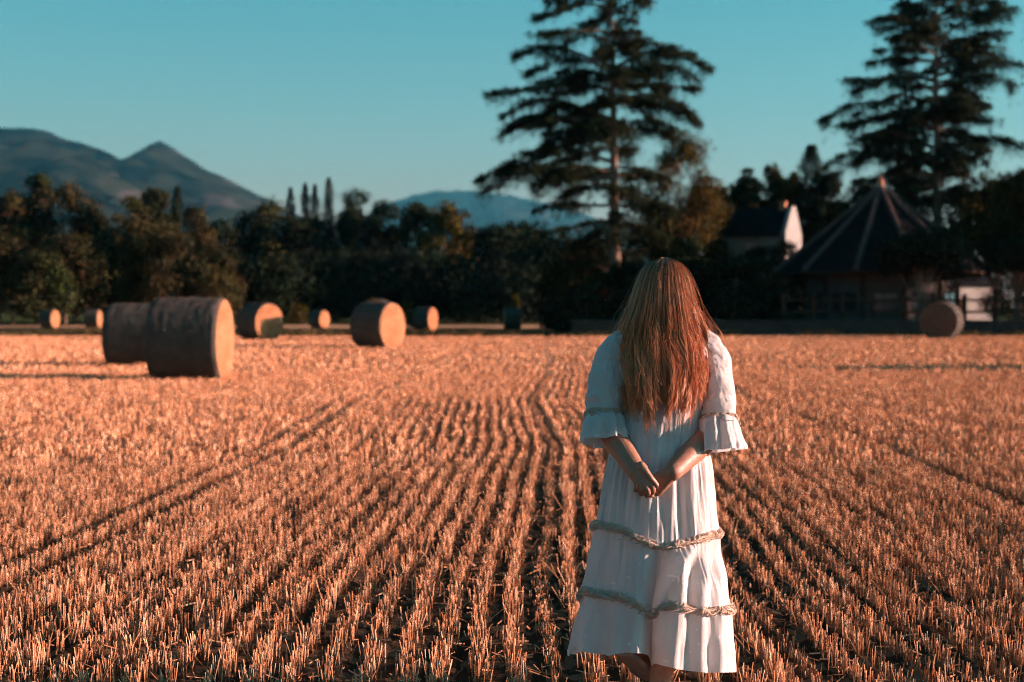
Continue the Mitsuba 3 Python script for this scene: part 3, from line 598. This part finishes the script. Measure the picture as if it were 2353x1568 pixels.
# whitewashed outbuilding glimpsed between the trees on the right
ob = thing('white_outbuilding'); OY = 95.5; g2 = float(gz(OY)); ox0, ox1 = -2.6, 2.6; OB = lambda vf: moved(vf, rad(32), (at(2228, 700, OY)[0], OY, g2))
put(ob + '__wall', OB(box(ox0, ox1, 0, 5, -.3, 3.3, .03)), 'mat_plaster')
yo = 2.5
put(ob + '__roof', OB(slab([[ox0 - .4, -.4, 3.2], [ox1 + .4, -.4, 3.2], [ox1 + .4, yo, 4.7], [ox0 - .4, yo, 4.7]])), 'mat_slate')
put(ob + '__roof', OB(slab([[ox1 + .4, 5.4, 3.2], [ox0 - .4, 5.4, 3.2], [ox0 - .4, yo + .002, 4.7], [ox1 + .4, yo + .002, 4.7]])), 'mat_slate')
dw = put(ob + '__door', OB(box(ox0 + 1.0, ox0 + 1.9, -.06, -.002, -.1, 2.05, .01)), 'mat_timber')
tag(ob, 'bright whitewashed outbuilding glimpsed behind the fence on the right', 'outbuilding')

# timber fence in front of the pavilion
fn = thing('timber_fence'); FY = 69.4; gf = float(gz(FY))
pxs = [1800, 1868, 1935, 2006, 2076, 2146, 2216, 2286, 2356]
xsf = [at(p, 700, FY)[0] for p in pxs]; rng = np.random.default_rng(5)
for x in xsf: put(fn + '__post', box(x - .10, x + .10, FY - .10, FY + .10, gf - .3, gf + 2.05 + rng.uniform(-.05, .05), .015), 'mat_timber')
for a, b in zip(xsf[:-1], xsf[1:]):
    for z in (.65, 1.2, 1.75):
        put(fn + '__rail', tube([[a - .08, FY - .16, gf + z + rng.uniform(-.03, .03)], [b + .05, FY - .16, gf + z + rng.uniform(-.03, .03)]], [.065, .055], 7), 'mat_timber', 35)
tag(fn, 'dark timber post and rail fence in front of the round pavilion', 'fence')

# low dark wall along the field's edge
wl = thing('low_stone_wall'); WY = 68.3; gw = float(gz(WY)); rng = np.random.default_rng(6)
xa, xb = at(1310, 700, WY)[0], at(2420, 700, WY)[0]
put(wl + '__core', box(xa + .1, xb - .1, WY - .12, WY + .12, gw - .3, gw + .62), 'mat_stone')
mb = MB()
for row in range(3):
    x = xa + rng.uniform(0, .3)
    while x < xb:
        L = rng.uniform(.28, .62); h = .225; z = gw - .02 + row * h
        for s in (-1, 1):
            d = rng.uniform(.17, .215); mb.add(*box(x, min(x + L - .02, xb), WY + (s * .10 if s > 0 else -d), WY + (d if s > 0 else -.10), z, z + h - .02, .02))
        x += L
k = put(wl + '__stone', mb.mesh(), 'mat_stone'); tag(k, kind='stuff')
x = xa
while x < xb:
    L = rng.uniform(.7, 1.1); put(wl + '__coping_stone', box(x, x + L - .02, WY - .25, WY + .25, gw + .66, gw + .78 + rng.uniform(-.015, .02), .025), 'mat_stone'); x += L
tag(wl, 'low dark stone wall along the far edge of the stubble, right half of the view', 'wall')
# ------------------------------------------------------------------ the woman
WYD = 5.0                                                   # she stands 5.0 m ahead
def P(px, py, dy=0.0): return at(px, py, WYD + dy)
def C1(cx, cy, dy): return P((1420 + cx / 2.306) / 1.088, (620 + cy / 2.306) / 1.088, dy)
def Z2(zx, zy, dy): return P((1560 + zx / 10.456) / 1.088, (1120 + zy / 10.456) / 1.088, dy)
ICO = np.array(trimesh.creation.icosphere(2).vertices)
def hull(*balls): return m3.Manifold.hull_points(np.vstack([np.asarray(c, float) + ICO * np.asarray(r, float) for c, r in balls]))
def chain(*balls): return [hull(a, b) for a, b in zip(balls[:-1], balls[1:])]
who = thing('person')

# --- body: one continuous figure
B = []
pel = P(1515, 1085, .0); ch = P(1525, 850, .02)
sL, sR = P(1437, 806, .03), P(1614, 806, .03)
B += [hull((ch + [-.07, 0, .03], [.09, .095, .13]), (ch + [.07, 0, .03], [.09, .095, .13])), hull((ch + [-.06, 0, -.02], .09), (ch + [.06, 0, -.02], .09), (pel + [-.05, 0, .12], .09), (pel + [.05, 0, .12], .09)),
      hull((pel + [-.08, .01, 0], [.10, .11, .11]), (pel + [.08, .01, 0], [.10, .11, .11]), (pel + [0, 0, .12], [.12, .09, .05])), hull((sL, .052), (ch + [-.03, 0, .10], .08)), hull((sR, .052), (ch + [.03, 0, .10], .08))]
hd = P(1527, 672, .035)
B += chain((ch + [0, 0, .13], .075), (P(1527, 762, .03), .052), (hd + [0, -.01, -.05], .055))
# head bowed forward, face towards the far trees and the ground
fw = np.array([0, .80, -.60]); up = np.array([0, .60, .80])
B += [hull((hd, [.076, .095, .098]), (hd + up * .015 - fw * .015, [.078, .09, .09])), hull((hd + fw * .035 - up * .03, [.058, .05, .055]), (hd + fw * .065 - up * .085, .026)),
      hull((hd + fw * .095 + up * .012, .010), (hd + fw * .118 - up * .022, .012), (hd + fw * .095 - up * .028, .014)), hull((hd + fw * .088 - up * .055 + [-.018, 0, 0], .008), (hd + fw * .094 - up * .055, .010), (hd + fw * .088 - up * .055 + [.018, 0, 0], .008)),
      hull((hd + fw * .084 + up * .030 + [-.035, 0, 0], .012), (hd + fw * .092 + up * .028, .012), (hd + fw * .084 + up * .030 + [.035, 0, 0], .012))]
for s in (-1, 1): B += [hull((hd + [s * .080, 0, 0] - up * .005, [.010, .016, .026]), (hd + [s * .076, .01, 0] - up * .02, [.008, .012, .018]))]
# arms: elbows beside the waist, forearms coming together behind her back (towards us)
eL, eR = P(1400, 984, -.03), P(1634, 996, -.03)
wL, wR = C1(402, 1300, -.195), C1(604, 1292, -.195)
B += chain((sL, .050), ((sL + eL) / 2, .050), (eL, .045)) + chain((eL, .045), (eL * .68 + wL * .32, .045), (wL, [.032, .027, .032]))
B += chain((sR, .050), ((sR + eR) / 2, .050), (eR, .045)) + chain((eR, .045), (eR * .68 + wR * .32, .045), (wR, [.032, .027, .032]))
# right hand, palm open under the left one
kR = [Z2(690, 900, -.185), Z2(745, 1010, -.182), Z2(815, 1105, -.180), Z2(905, 1170, -.178)]
B += [hull((wR, .026), (kR[0], .012), (kR[1], .012), (Z2(1000, 760, -.19), .018)), hull((wR, .026), (kR[2], .012), (kR[3], .012), (Z2(1130, 900, -.185), .016)), hull((kR[0], .0115), (kR[1], .0115), (kR[2], .0115), (kR[3], .0115), (Z2(1050, 860, -.188), .016))]
tipsR = [[(560, 980, -.165), (400, 1060, -.165), (305, 1118, -.178)], [(610, 1100, -.162), (520, 1180, -.166), (445, 1205, -.182)], [(700, 1205, -.166), (650, 1240, -.170), (595, 1262, -.186)], [(835, 1220, -.170), (770, 1240, -.176), (712, 1236, -.190)]]
for k, pts, r in zip(kR, tipsR, (.0100, .0102, .0098, .0088)):
    B += chain((k, r + .0008), (Z2(*pts[0]), r), (Z2(*pts[1]), r * .92), (Z2(*pts[2]), r * .82))
B += chain((Z2(1090, 690, -.195), .016), (Z2(960, 690, -.200), .0125), (Z2(850, 730, -.203), .011), (Z2(770, 800, -.204), .009))
# left hand lying in it, back of the hand towards us, fingers hanging and curled in
kL = [Z2(640, 930, -.218), Z2(540, 985, -.220), Z2(440, 985, -.218), Z2(350, 955, -.212)]
B += [hull((wL, .027), (kL[0], .013), (kL[1], .013), (Z2(470, 560, -.205), .018)), hull((wL, .027), (kL[1], .013), (kL[2], .013)), hull((wL, .027), (kL[2], .013), (kL[3], .012))]
tipsL = [[(735, 1020, -.222), (765, 1110, -.212), (735, 1180, -.200)], [(610, 1090, -.224), (640, 1160, -.214), (640, 1200, -.200)], [(480, 1090, -.222), (510, 1150, -.212), (520, 1175, -.200)], [(370, 1050, -.214), (395, 1105, -.206), (410, 1130, -.196)]]
for k, pts, r in zip(kL, tipsL, (.0100, .0102, .0098, .0086)):
    B += chain((k, r + .001), (Z2(*pts[0]), r), (Z2(*pts[1]), r * .93), (Z2(*pts[2]), r * .84))
B += chain((Z2(450, 480, -.212), .017), (Z2(580, 640, -.222), .0125), (Z2(700, 800, -.226), .0112), (Z2(850, 975, -.222), .0088))
# legs and feet: right foot planted, left heel lifted
hipL, hipR = pel + [-.085, .01, -.05], pel + [.085, .01, -.05]
heelL, toeL = at(1443, 1506, WYD - .10), at(1497, 1556, WYD + .08); ankL = heelL + [.028, .03, .075]
ankR = np.array([at(1517, 1540, WYD - .06)[0], WYD - .06, .10])
B += chain((hipL, .092), (np.array([hipL[0] + .01, WYD + .05, .56]), .060), (np.array([(hipL[0] + ankL[0]) / 2 - .01, WYD + .02, .38]), .058), (ankL, .036))
B += chain((hipR, .092), (np.array([hipR[0] - .01, WYD - .02, .50]), .060), (np.array([ankR[0] + .03, WYD - .04, .34]), .060), (ankR, .037))
fd = (toeL - heelL) / np.linalg.norm(toeL - heelL)
sl = np.cross(fd, [0, 0, 1]); sl /= np.linalg.norm(sl); un = np.cross(sl, fd)
B += [hull((ankL, .036), (heelL + un * .034, .028)), hull((ankL, .032), (heelL + fd * .10 + un * .045, .028), (heelL + un * .032, .026)), hull((heelL + fd * .10 + un * .036, [.034, .03, .026]), (toeL - fd * .04 + un * .028, [.040, .03, .018]))]
for j in range(5): B += [hull((toeL - fd * .045 + sl * (j - 2) * .016 + un * .026, .011), (toeL - fd * .004 * j + sl * (j - 2) * .015 + un * .022, .010 - .0008 * j))]
fR = np.array([.10, .995, 0]); rR = np.array([.995, -.10, 0])
hR = np.array([ankR[0], ankR[1] - .035, .045])
B += [hull((ankR, .037), (hR, .031)), hull((ankR + [0, .01, -.01], .034), (hR + fR * .12 + [0, 0, .005], .030), (hR, .029)), hull((hR + fR * .11, [.034, .03, .026]), (hR + fR * .18 + [0, 0, -.012], [.042, .03, .018]))]
for j in range(5): B += [hull((hR + fR * .185 + rR * (j - 2) * .016 + [0, 0, -.014], .011), (hR + fR * (.225 - .007 * (4 - j)) + rR * (j - 2) * .015 + [0, 0, -.018], .010))]
body = m3.Manifold.batch_boolean(B, m3.OpType.Add).refine_to_length(.009).to_mesh()
bt = trimesh.Trimesh(np.array(body.vert_properties[:, :3]), np.array(body.tri_verts), process=True)
raw = np.array(bt.vertices); trimesh.smoothing.filter_taubin(bt, lamb=.5, nu=.52, iterations=7)
bv = np.array(bt.vertices); off = bv - raw; ln = np.linalg.norm(off, axis=1, keepdims=True); bv = raw + off * np.minimum(1, .006 / np.maximum(ln, 1e-9)); bt.vertices = bv
bv = bv + np.array(bt.vertex_normals) * (.0008 * (meshkit.fbm(bv * 90, 2, 3) - .5))[:, None]
def skin_color(p, n, uv): return mikit.mix((0.25, 0.11, 0.07), (0.33, 0.155, 0.10), mikit.fbm(p.x * 60, p.y * 60, p.z * 60, 3))
scene['mat_skin'] = {'type': 'twosided', 'bsdf': {'type': 'principled', 'base_color': mikit.proc(skin_color), 'roughness': .48, 'specular': .4}}
put(who + '__body', (bv, np.array(bt.faces)), 'mat_skin', True)

# --- dress
LV = np.array([(752, 1497, 1556, .062, .03), (762, 1470, 1585, .075, .03), (774, 1436, 1618, .090, .03), (788, 1418, 1634, .108, .025), (815, 1412, 1640, .122, .02), (850, 1414, 1640, .130, .015), (900, 1420, 1632, .128, .01), (960, 1422, 1622, .124, .01), (1010, 1412, 1624, .132, .005), (1050, 1399, 1632, .146, .0), (1100, 1388, 1638, .158, .0), (1150, 1379, 1643, .168, .0), (1200, 1371, 1650, .176, .0),
               (1250, 1362, 1657, .184, .0), (1300, 1352, 1664, .192, .0), (1350, 1342, 1674, .200, .0), (1400, 1334, 1682, .206, .0), (1450, 1322, 1687, .214, .0), (1500, 1310, 1690, .222, .0), (1560, 1302, 1692, .228, .0)])
def lerp(q, col): return np.interp(q, LV[:, 0], LV[:, col])
def back(pts, front):
    pts = np.array(pts, float)
    def f(phi):
        q = 1200 + 0 * phi
        for _ in range(3):
            c, a = (lerp(q, 1) + lerp(q, 2)) / 2, (lerp(q, 2) - lerp(q, 1)) / 2
            q = np.interp(c + a * np.sin(phi), pts[:, 0], pts[:, 1])
        w = np.clip((np.cos(phi) + .25) / .5, 0, 1); w = w * w * (3 - 2 * w)
        return q * w + (front + (q - front) * .3) * (1 - w)
    return f
seam1 = back([(1371, 1201), (1420, 1211), (1450, 1222), (1480, 1238), (1500, 1250), (1520, 1254), (1560, 1248), (1595, 1238), (1650, 1224)], 1215)
seam2 = back([(1338, 1352), (1385, 1361), (1430, 1367), (1465, 1383), (1488, 1409), (1502, 1413), (1516, 1396), (1540, 1386), (1580, 1394), (1620, 1402), (1685, 1396)], 1385)
hem = back([(1308, 1478), (1345, 1496), (1400, 1509), (1440, 1500), (1475, 1502), (1488, 1506), (1499, 1531), (1510, 1525), (1555, 1538), (1620, 1547), (1692, 1545)], 1530)
def bump(s, c, w): return np.exp(-((s - c) / w) ** 2)
def dress_pts(q, phi, tier, tt):
    """q: height as a survey row, phi: 0 = towards us; tt: 0..1 down the tier"""
    xl, xr, b, dy = lerp(q, 1), lerp(q, 2), lerp(q, 3), lerp(q, 4)
    c, a = (xl + xr) / 2, (xr - xl) / 2
    k = WYD / FPX; s = np.sin(phi); cx = 1515.0
    pxs = c + a * s; isb = np.clip(np.cos(phi) * 3, 0, 1)
    nz = lambda f, h, sd: meshkit.noise(np.stack([np.cos(phi) * f, np.sin(phi) * f, h * q / 100.0], -1), sd) - .5
    d = 0.0
    if tier == 0:
        lo = np.clip((q - 985) / 80, 0, 1)
        d = d + lo * (.016 * nz(6.5, .22, 1) + .010 * nz(14, .35, 2)) + .006 * nz(9, 2.2, 3) + .007 * nz(22, .9, 4) + .0032 * nz(44, 1.2, 5)
        d = d + isb * lo * (.010 * bump(pxs, 1588 + (q - 1100) * .06, 9) - .014 * bump(pxs, 1566 + (q - 1100) * .03, 11) + .006 * bump(pxs, 1545, 14) - .008 * bump(pxs, 1440 - (q - 1100) * .05, 12) + .007 * bump(pxs, 1618, 8))
    else:
        g = .35 + .65 * tt
        amp = (0, .022, .030)[tier] * g
        d = d + amp * nz(4.2, .16, 10 + tier) + amp * .75 * nz(9.5, .22, 20 + tier) + .009 * g * nz(18, .6, 30 + tier) + .006 * nz(34, 1.6, 40 + tier) + .012 * g * nz(7, 2.2, 45 + tier) + .0035 * nz(44, 1.2, 47 + tier)
        d = d + .0045 * np.cos(phi * 74 + 3 * nz(5, .1, 50)) * np.exp(-tt * 9)
        dp = np.interp(q, [1235, 1270, 1330, 1400, 1470, 1530], [.0, .030, .060, .085, .115, .130])
        vx = np.interp(q, [1240, 1300, 1360, 1410, 1460, 1530], [1510, 1511, 1507, 1498, 1494, 1499])
        wl, wr = np.interp(q, [1240, 1400, 1530], [10, 16, 16]), np.interp(q, [1240, 1300, 1400, 1530], [22, 28, 16, 24])
        side = np.where(pxs < vx, wl, wr)
        d = d - isb * dp * np.exp(-((pxs - vx) / side) ** 2)
        dx = np.interp(q, [1255, 1300, 1350, 1405, 1440], [1592, 1560, 1530, 1500, 1500])
        d = d + isb * np.interp(q, [1245, 1275, 1390, 1430], [0, .030, .042, .0]) * bump(pxs, dx, 17)
        for x0, x1, A, w in ((1566, 1548, .026, 17), (1612, 1606, .020, 15), (1648, 1655, .018, 14), (1590, 1580, -.014, 10), (1632, 1634, -.012, 10)):
            d = d + isb * A * np.clip((q - 1265) / 60, 0, 1) * bump(pxs, x0 + (x1 - x0) * (q - 1300) / 230, w)
        for x0, x1, A, w in ((1375, 1352, .016, 16), (1432, 1415, .014, 22), (1405, 1385, -.012, 12), (1475, 1462, .016, 14)):
            d = d + isb * A * np.clip((q - 1300) / 160, 0, 1) * bump(pxs, x0 + (x1 - x0) * (q - 1300) / 200, w)
    ar = a * k + d; br = b + d
    y = WYD + dy - br * np.cos(phi); fac = np.minimum(y, WYD) / WYD            # the survey holds for the side towards us
    z = CAM_H + ZQ(q) * fac
    x = (pxs - 1176.5) * k * fac + d * s
    return np.stack([x, y, z], -1)
_q = np.linspace(560, 1620, 500); _zq = np.array([P(1515, t)[2] - CAM_H for t in _q])
def ZQ(q): return np.interp(q, _q, _zq)
NP = 400; PHI = np.arange(NP) * 2 * np.pi / NP
def dress_color(p, n, uv):
    sp = mikit.voronoi(p.x * 26 + p.y * 20, p.z * 22)
    dots = (1 - mikit.smoothstep(.05, .11, sp[0])) * mikit.smoothstep(.35, .45, sp[2]) * mikit.smoothstep(.18, .22, p.z) * (1 - mikit.smoothstep(.55, .6, p.z))
    return mikit.mix(mikit.mix((0.58, 0.56, 0.555), (0.67, 0.65, 0.645), mikit.fbm(p.x * 25, p.y * 25, p.z * 9, 3)), (0.78, 0.76, 0.75), dots)
def weave(p, n, uv): return .0004 * mikit.fbm(p.x * 210 + p.y * 160, p.z * 60, p.y * 60, 3) + .0006 * mikit.fbm(p.x * 70, p.y * 70, p.z * 45, 3)
scene['mat_dress'] = {'type': 'bumpmap', 'scale': 1.0, 'arbitrary': mikit.proc(weave, 1e-3), 'nested': {'type': 'principledthin', 'base_color': mikit.proc(dress_color), 'roughness': .8, 'diff_trans': .75, 'eta': 1.2}}
def tier_mesh(i, qa, qb, rows):
    t = np.linspace(0, 1, rows); TT, PH = np.meshgrid(t, PHI, indexing='ij')
    Q = qa(PH) + (qb(PH) - qa(PH)) * TT
    return dress_pts(Q, PH, i, TT).reshape(-1, 3), grid_faces(rows, NP, True)
put(who + '__dress', tier_mesh(0, lambda f: 752 + 0 * f, lambda f: seam1(f) + 4, 200), 'mat_dress', True)
put(who + '__dress__skirt_tier', tier_mesh(1, lambda f: seam1(f) + 1, lambda f: seam2(f) + 4, 90), 'mat_dress', True)
put(who + '__dress__skirt_tier', tier_mesh(2, lambda f: seam2(f) + 1, hem, 100), 'mat_dress', True)

# sleeves: wide three-quarter sleeves with a flared cuff
def sleeve(pts, seed, mir):
    """pts: (px, py, dY, radius) rings from shoulder to cuff edge"""
    pts = np.array(pts, float); n = 130; m = 84
    t = np.linspace(0, len(pts) - 1, m); I = np.arange(len(pts))
    from scipy.interpolate import PchipInterpolator as PC
    v = PC(I, pts)(t); c = np.array([P(a, b, d) for a, b, d, _ in v])
    tg, _, _ = frames(c); ax = np.cross(tg, [0, 1.0, 0]); ax /= np.linalg.norm(ax, axis=1, keepdims=True); bx = np.cross(ax, tg)
    an = np.arange(n) * 2 * np.pi / n; A, TT = np.meshgrid(an, t)
    r = v[:, 3][:, None] * np.ones_like(A)
    cuff = np.clip((TT - (len(pts) - 3)) / 2, 0, 1)
    nz = lambda f, h, sd: meshkit.noise(np.stack([np.cos(A) * f, np.sin(A) * f, TT * h], -1), seed + sd) - .5
    r = r * (1 + .13 * nz(1.6, 1.7, 1) + .10 * nz(3.5, 2.8, 2) + cuff * (.62 * nz(2.6, .25, 3) + .52 * nz(5, .3, 5) + .14 * TT / len(pts) * np.cos(A * 9 + 4 * nz(2, .1, 8)))) + .003 * nz(12, 5, 4)
    r = r - .014 * np.exp(-((TT - (len(pts) - 3)) / .10) ** 2)
    V = c[:, None] + r[..., None] * (np.cos(A)[..., None] * ax[:, None] + np.sin(A)[..., None] * bx[:, None])
    put(who + '__dress__sleeve', (V.reshape(-1, 3), grid_faces(m, n, True)), 'mat_dress', True)
    j = int(np.argmin(np.abs(t - (len(pts) - 3)))); return V[j], c[j], tg[j]
slL = sleeve([(1452, 779, .03, .040), (1436, 792, .03, .058), (1418, 815, .03, .066), (1403, 850, .02, .070), (1397, 890, .0, .072), (1392, 925, -.01, .072), (1389, 952, -.02, .066), (1391, 984, -.045, .078), (1393, 1017, -.065, .078)], 3, 1)
slR = sleeve([(1597, 779, .03, .040), (1613, 792, .03, .058), (1628, 815, .03, .066), (1637, 850, .02, .068), (1641, 890, .0, .070), (1645, 925, -.01, .070), (1647, 962, -.02, .068), (1651, 996, -.045, .080), (1655, 1036, -.06, .084)], 7, -1)

# beige fringe along the seams and the cuffs
def fringe(line, out, seed, n, length, key_label):
    rng = np.random.default_rng(seed); mb = MB(); line = np.asarray(line, float); out = np.asarray(out, float)
    k = len(line); cl = np.vstack([line, line[:2]]) + np.vstack([out, out[:2]]) * .005; cl[:, 2] += .003 * np.sin(np.arange(k + 2) * 1.3)
    mb.add(*tube(cl, .0020, 6, False), (.58, .42, .33))
    for _ in range(n):
        i = rng.integers(k); p = line[i] + (line[(i + 1) % k] - line[i]) * rng.uniform() + out[i] * .004 + [0, 0, rng.uniform(-.004, .010)]; o = out[i] * rng.uniform(.5, 1.6)
        L = length * rng.uniform(.6, 1.25); sd = np.array([-o[1], o[0], 0]) * rng.normal() * .009
        q = [p + [0, 0, .003], p + o * .008 + sd * .5 + [0, 0, -L * .35], p + o * .007 * rng.uniform(.3, 1.6) + sd * 1.4 + [0, 0, -L * .75], p + o * .002 + sd * 2 + [0, 0, -L * rng.uniform(.7, 1.0)]]
        mb.add(*tube(q, [.0013, .0018, .0016, .0009], 4, False), np.array([.58, .42, .33]) * rng.uniform(.75, 1.2))
    kk = put(who + '__dress__fringe', mb.mesh(), 'mat_vertex', 60) if False else put(who + '__dress__fringe', mb.mesh(), 'mat_vertex', True, color=mb.col())
    tag(kk, key_label)
for fn_, ti, sd, ln, lab in ((seam1, 1, 1, .015, 'beige fringe round the hips'), (seam2, 2, 2, .019, 'beige fringe round the lower skirt')):
    ph = PHI[::2]; q = fn_(ph); line = dress_pts(q + 1, ph, ti, 0 * ph); o = np.stack([np.sin(ph), -np.cos(ph), 0 * ph], 1)
    fringe(line, o, sd, 1900, ln, lab)
for (ln_, c_, tg_), sd in ((slL, 3), (slR, 4)):
    o = ln_ - c_; o /= np.linalg.norm(o, axis=1, keepdims=True); fringe(ln_[::2] + o[::2] * .004, o[::2], sd, 520, .022, 'beige fringe round the sleeve')

# --- hair
HV = np.array([(592, 1518, 1540, .040), (598, 1499, 1557, .070), (606, 1484, 1571, .095), (622, 1471, 1584, .118), (650, 1459, 1594, .132), (700, 1445, 1606, .138), (750, 1428, 1621, .136), (800, 1419, 1631, .132), (850, 1418, 1638, .150), (900, 1421, 1635, .162), (940, 1428, 1624, .166), (975, 1438, 1612, .166), (1010, 1446, 1600, .164)], float)
def hair_pt(q, th, rad_):
    xl, xr, b = (np.interp(q, HV[:, 0], HV[:, j]) for j in (1, 2, 3)); k = WYD / FPX
    c, a = (xl + xr) / 2, (xr - xl) / 2 * k
    hy = np.interp(q, [592, 700, 800, 900, 1000], [.035, .030, .02, .0, -.005])
    y = WYD + hy - b * rad_ * np.cos(th); fac = np.minimum(y, WYD) / WYD
    return np.stack([((c - 1176.5) * k + a * np.interp(q, [592, 700, 800, 1000], [.93, .93, .99, .99]) * rad_ * np.sin(th)) * fac, y, CAM_H + ZQ(q) * fac], -1)
rng = np.random.default_rng(51)
def hair_strands(n, seg, sides, r0, seed, loose=0.0):
    rng = np.random.default_rng(seed)
    u = rng.uniform(-1, 1, n); th0 = np.sign(u) * np.abs(u) ** .95 * math.radians(112)
    t = np.linspace(0, 1, seg)[None]
    lock = np.round(th0 * 6.5 + 1.2 * (meshkit.noise(np.stack([th0 * 2.2, th0 * 0, th0 * 0], -1), 5) - .5) + .33 * rng.normal(size=n))                       # strands gather into locks
    ph = (lock * 2.399) % 6.283
    ph2 = (9 * meshkit.noise(np.stack([th0 * 1.7, th0 * 0 + 4.2, th0 * 0], -1), 6))[:, None]      # neighbouring locks wave together
    lc = lock / 6.5
    gather = .66 * t ** .7
    th = th0[:, None] * (1 - gather) + (lc[:, None] + .02 * rng.normal(size=(n, 1))) * gather
    th = th + (.085 * np.sin(t * 15 + ph2 + .12 * ph[:, None]) + .034 * np.sin(t * 29 + ph[:, None] * 2.3)) * np.clip(t * 1.6 - .1, 0, 1) + loose * .10 * rng.normal(size=(n, 1)) * t
    end = 914 + 28 * np.sin(lock * 1.7) + 20 * rng.normal(size=n) - 26 * np.clip(np.abs(th0) - 1.1, 0, 1)
    end = np.where((lc > -.75) & (lc < .0), end + 18, end)
    start = 592 + rng.exponential(2.0, n) + np.where(rng.uniform(size=n) < .25, rng.uniform(0, 120, n), 0)
    q = start[:, None] + (end - start)[:, None] * t ** 1.12
    # each lock stands a little proud in its middle and dives at its edges
    dev = (th - lc[:, None]) * 6.5 * 2
    lift = .92 + .10 * (1 - np.clip(np.abs(dev), 0, 1) ** 2) * np.clip(t * 2.2, 0, 1) + .10 * (((lock * .618) % 1)[:, None] - .5) * np.clip(t * 2, 0, 1) + .060 * np.sin(t * 17 + ph2 + .12 * ph[:, None]) * np.clip(t * 1.8 - .2, 0, 1)
    lift = lift - .11 * rng.uniform(0, 1, (n, 1)) ** 2.2 + loose * (.05 + .16 * np.abs(rng.normal(size=(n, 1)))) * (.3 + t)
    part = np.clip(np.abs(th0)[:, None] * 5, 0, 1)
    lift = lift - .03 * (1 - part) * (1 - t)
    pts = hair_pt(q, th, lift)
    tan = np.gradient(pts, axis=1); tan /= np.linalg.norm(tan, axis=2, keepdims=True) + 1e-12
    a = np.cross(tan, [0, -1.0, 0.3]); a /= np.linalg.norm(a, axis=2, keepdims=True) + 1e-12; b = np.cross(tan, a)
    ang = np.arange(sides) * 2 * np.pi / sides
    rr = (r0 * rng.uniform(.7, 1.3, n))[:, None] * (1 - .55 * t ** 3)
    V = pts[:, :, None] + rr[:, :, None, None] * (np.cos(ang)[None, None, :, None] * a[:, :, None] + np.sin(ang)[None, None, :, None] * b[:, :, None])
    f = grid_faces(seg, sides, True)
    F = (np.arange(n)[:, None, None] * seg * sides + f[None]).reshape(-1, 3)
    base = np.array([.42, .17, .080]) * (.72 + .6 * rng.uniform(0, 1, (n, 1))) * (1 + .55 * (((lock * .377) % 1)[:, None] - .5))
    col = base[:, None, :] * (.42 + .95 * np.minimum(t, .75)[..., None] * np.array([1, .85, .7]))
    return V.reshape(-1, 3), F, np.repeat(col.reshape(-1, 3), sides, 0)
hv, hf, hc = hair_strands(3300, 17, 3, .0013, 61)
h2 = hair_strands(200, 22, 3, .0005, 62, 1.0)
# dense under-layer
q = np.concatenate([np.linspace(594, 640, 12), np.linspace(650, 885, 30)]); TH = np.linspace(-1.95, 1.95, 80)
Q, TT = np.meshgrid(q, TH, indexing='ij')
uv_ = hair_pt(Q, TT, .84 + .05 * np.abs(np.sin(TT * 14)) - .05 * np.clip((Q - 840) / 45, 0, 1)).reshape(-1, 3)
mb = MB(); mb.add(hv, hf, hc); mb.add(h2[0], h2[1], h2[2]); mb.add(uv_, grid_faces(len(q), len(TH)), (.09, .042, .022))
scene['mat_hair'] = {'type': 'twosided', 'bsdf': {'type': 'principled', 'base_color': {'type': 'mesh_attribute', 'name': 'vertex_color'}, 'roughness': .32, 'specular': .7, 'spec_tint': .6}}
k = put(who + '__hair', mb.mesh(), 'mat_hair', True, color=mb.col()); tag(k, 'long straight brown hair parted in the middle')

# --- sandals
scene['mat_sole'] = noisy((.26, .21, .19), (.36, .30, .27), 40); scene['mat_strap'] = noisy((.10, .08, .075), (.16, .12, .10), 60)
def sandal(heel, f, s, u):
    pr = [(-.036, .0), (-.030, .026), (.03, .033), (.10, .030), (.16, .043), (.205, .040), (.235, .022), (.245, 0)]
    ol = np.array([(a, b) for a, b in pr] + [(a, -b) for a, b in pr[-2:0:-1]])
    from shapely.geometry import Polygon
    pg = Polygon(ol).buffer(.006, 6).simplify(.0008); e = trimesh.creation.extrude_polygon(pg, .017, engine='earcut'); v = np.array(e.vertices)
    k = put(who + '__sandal', (heel + f * v[:, :1] + s * v[:, 1:2] + u * (v[:, 2:] - .019), np.array(e.faces)), 'mat_sole')
    mb = MB()
    for a, w, h in ((.165, .043, .034), (.125, .038, .050)):
        an = np.linspace(0, np.pi, 13); pts = heel + f * a + s * (np.cos(an) * w)[:, None] + u * (np.sin(an) * h)[:, None]
        mb.add(*tube(pts, .006, 6))
    an = np.linspace(.15, 2 * np.pi + .15, 25); pts = heel + f * (.012 + .045 * np.cos(an))[:, None] + s * (.040 * np.sin(an))[:, None] + u * .085
    mb.add(*tube(pts, .0055, 6))
    put(k + '__strap', mb.mesh(), 'mat_strap', 40)
sandal(heelL + un * .004, fd, sl, un)
sandal(np.array([hR[0], hR[1], .020]), fR, rR, np.array([0, 0, 1.0]))
tag(who, 'woman seen from behind in a long white tiered dress, hands joined behind her back', 'person')
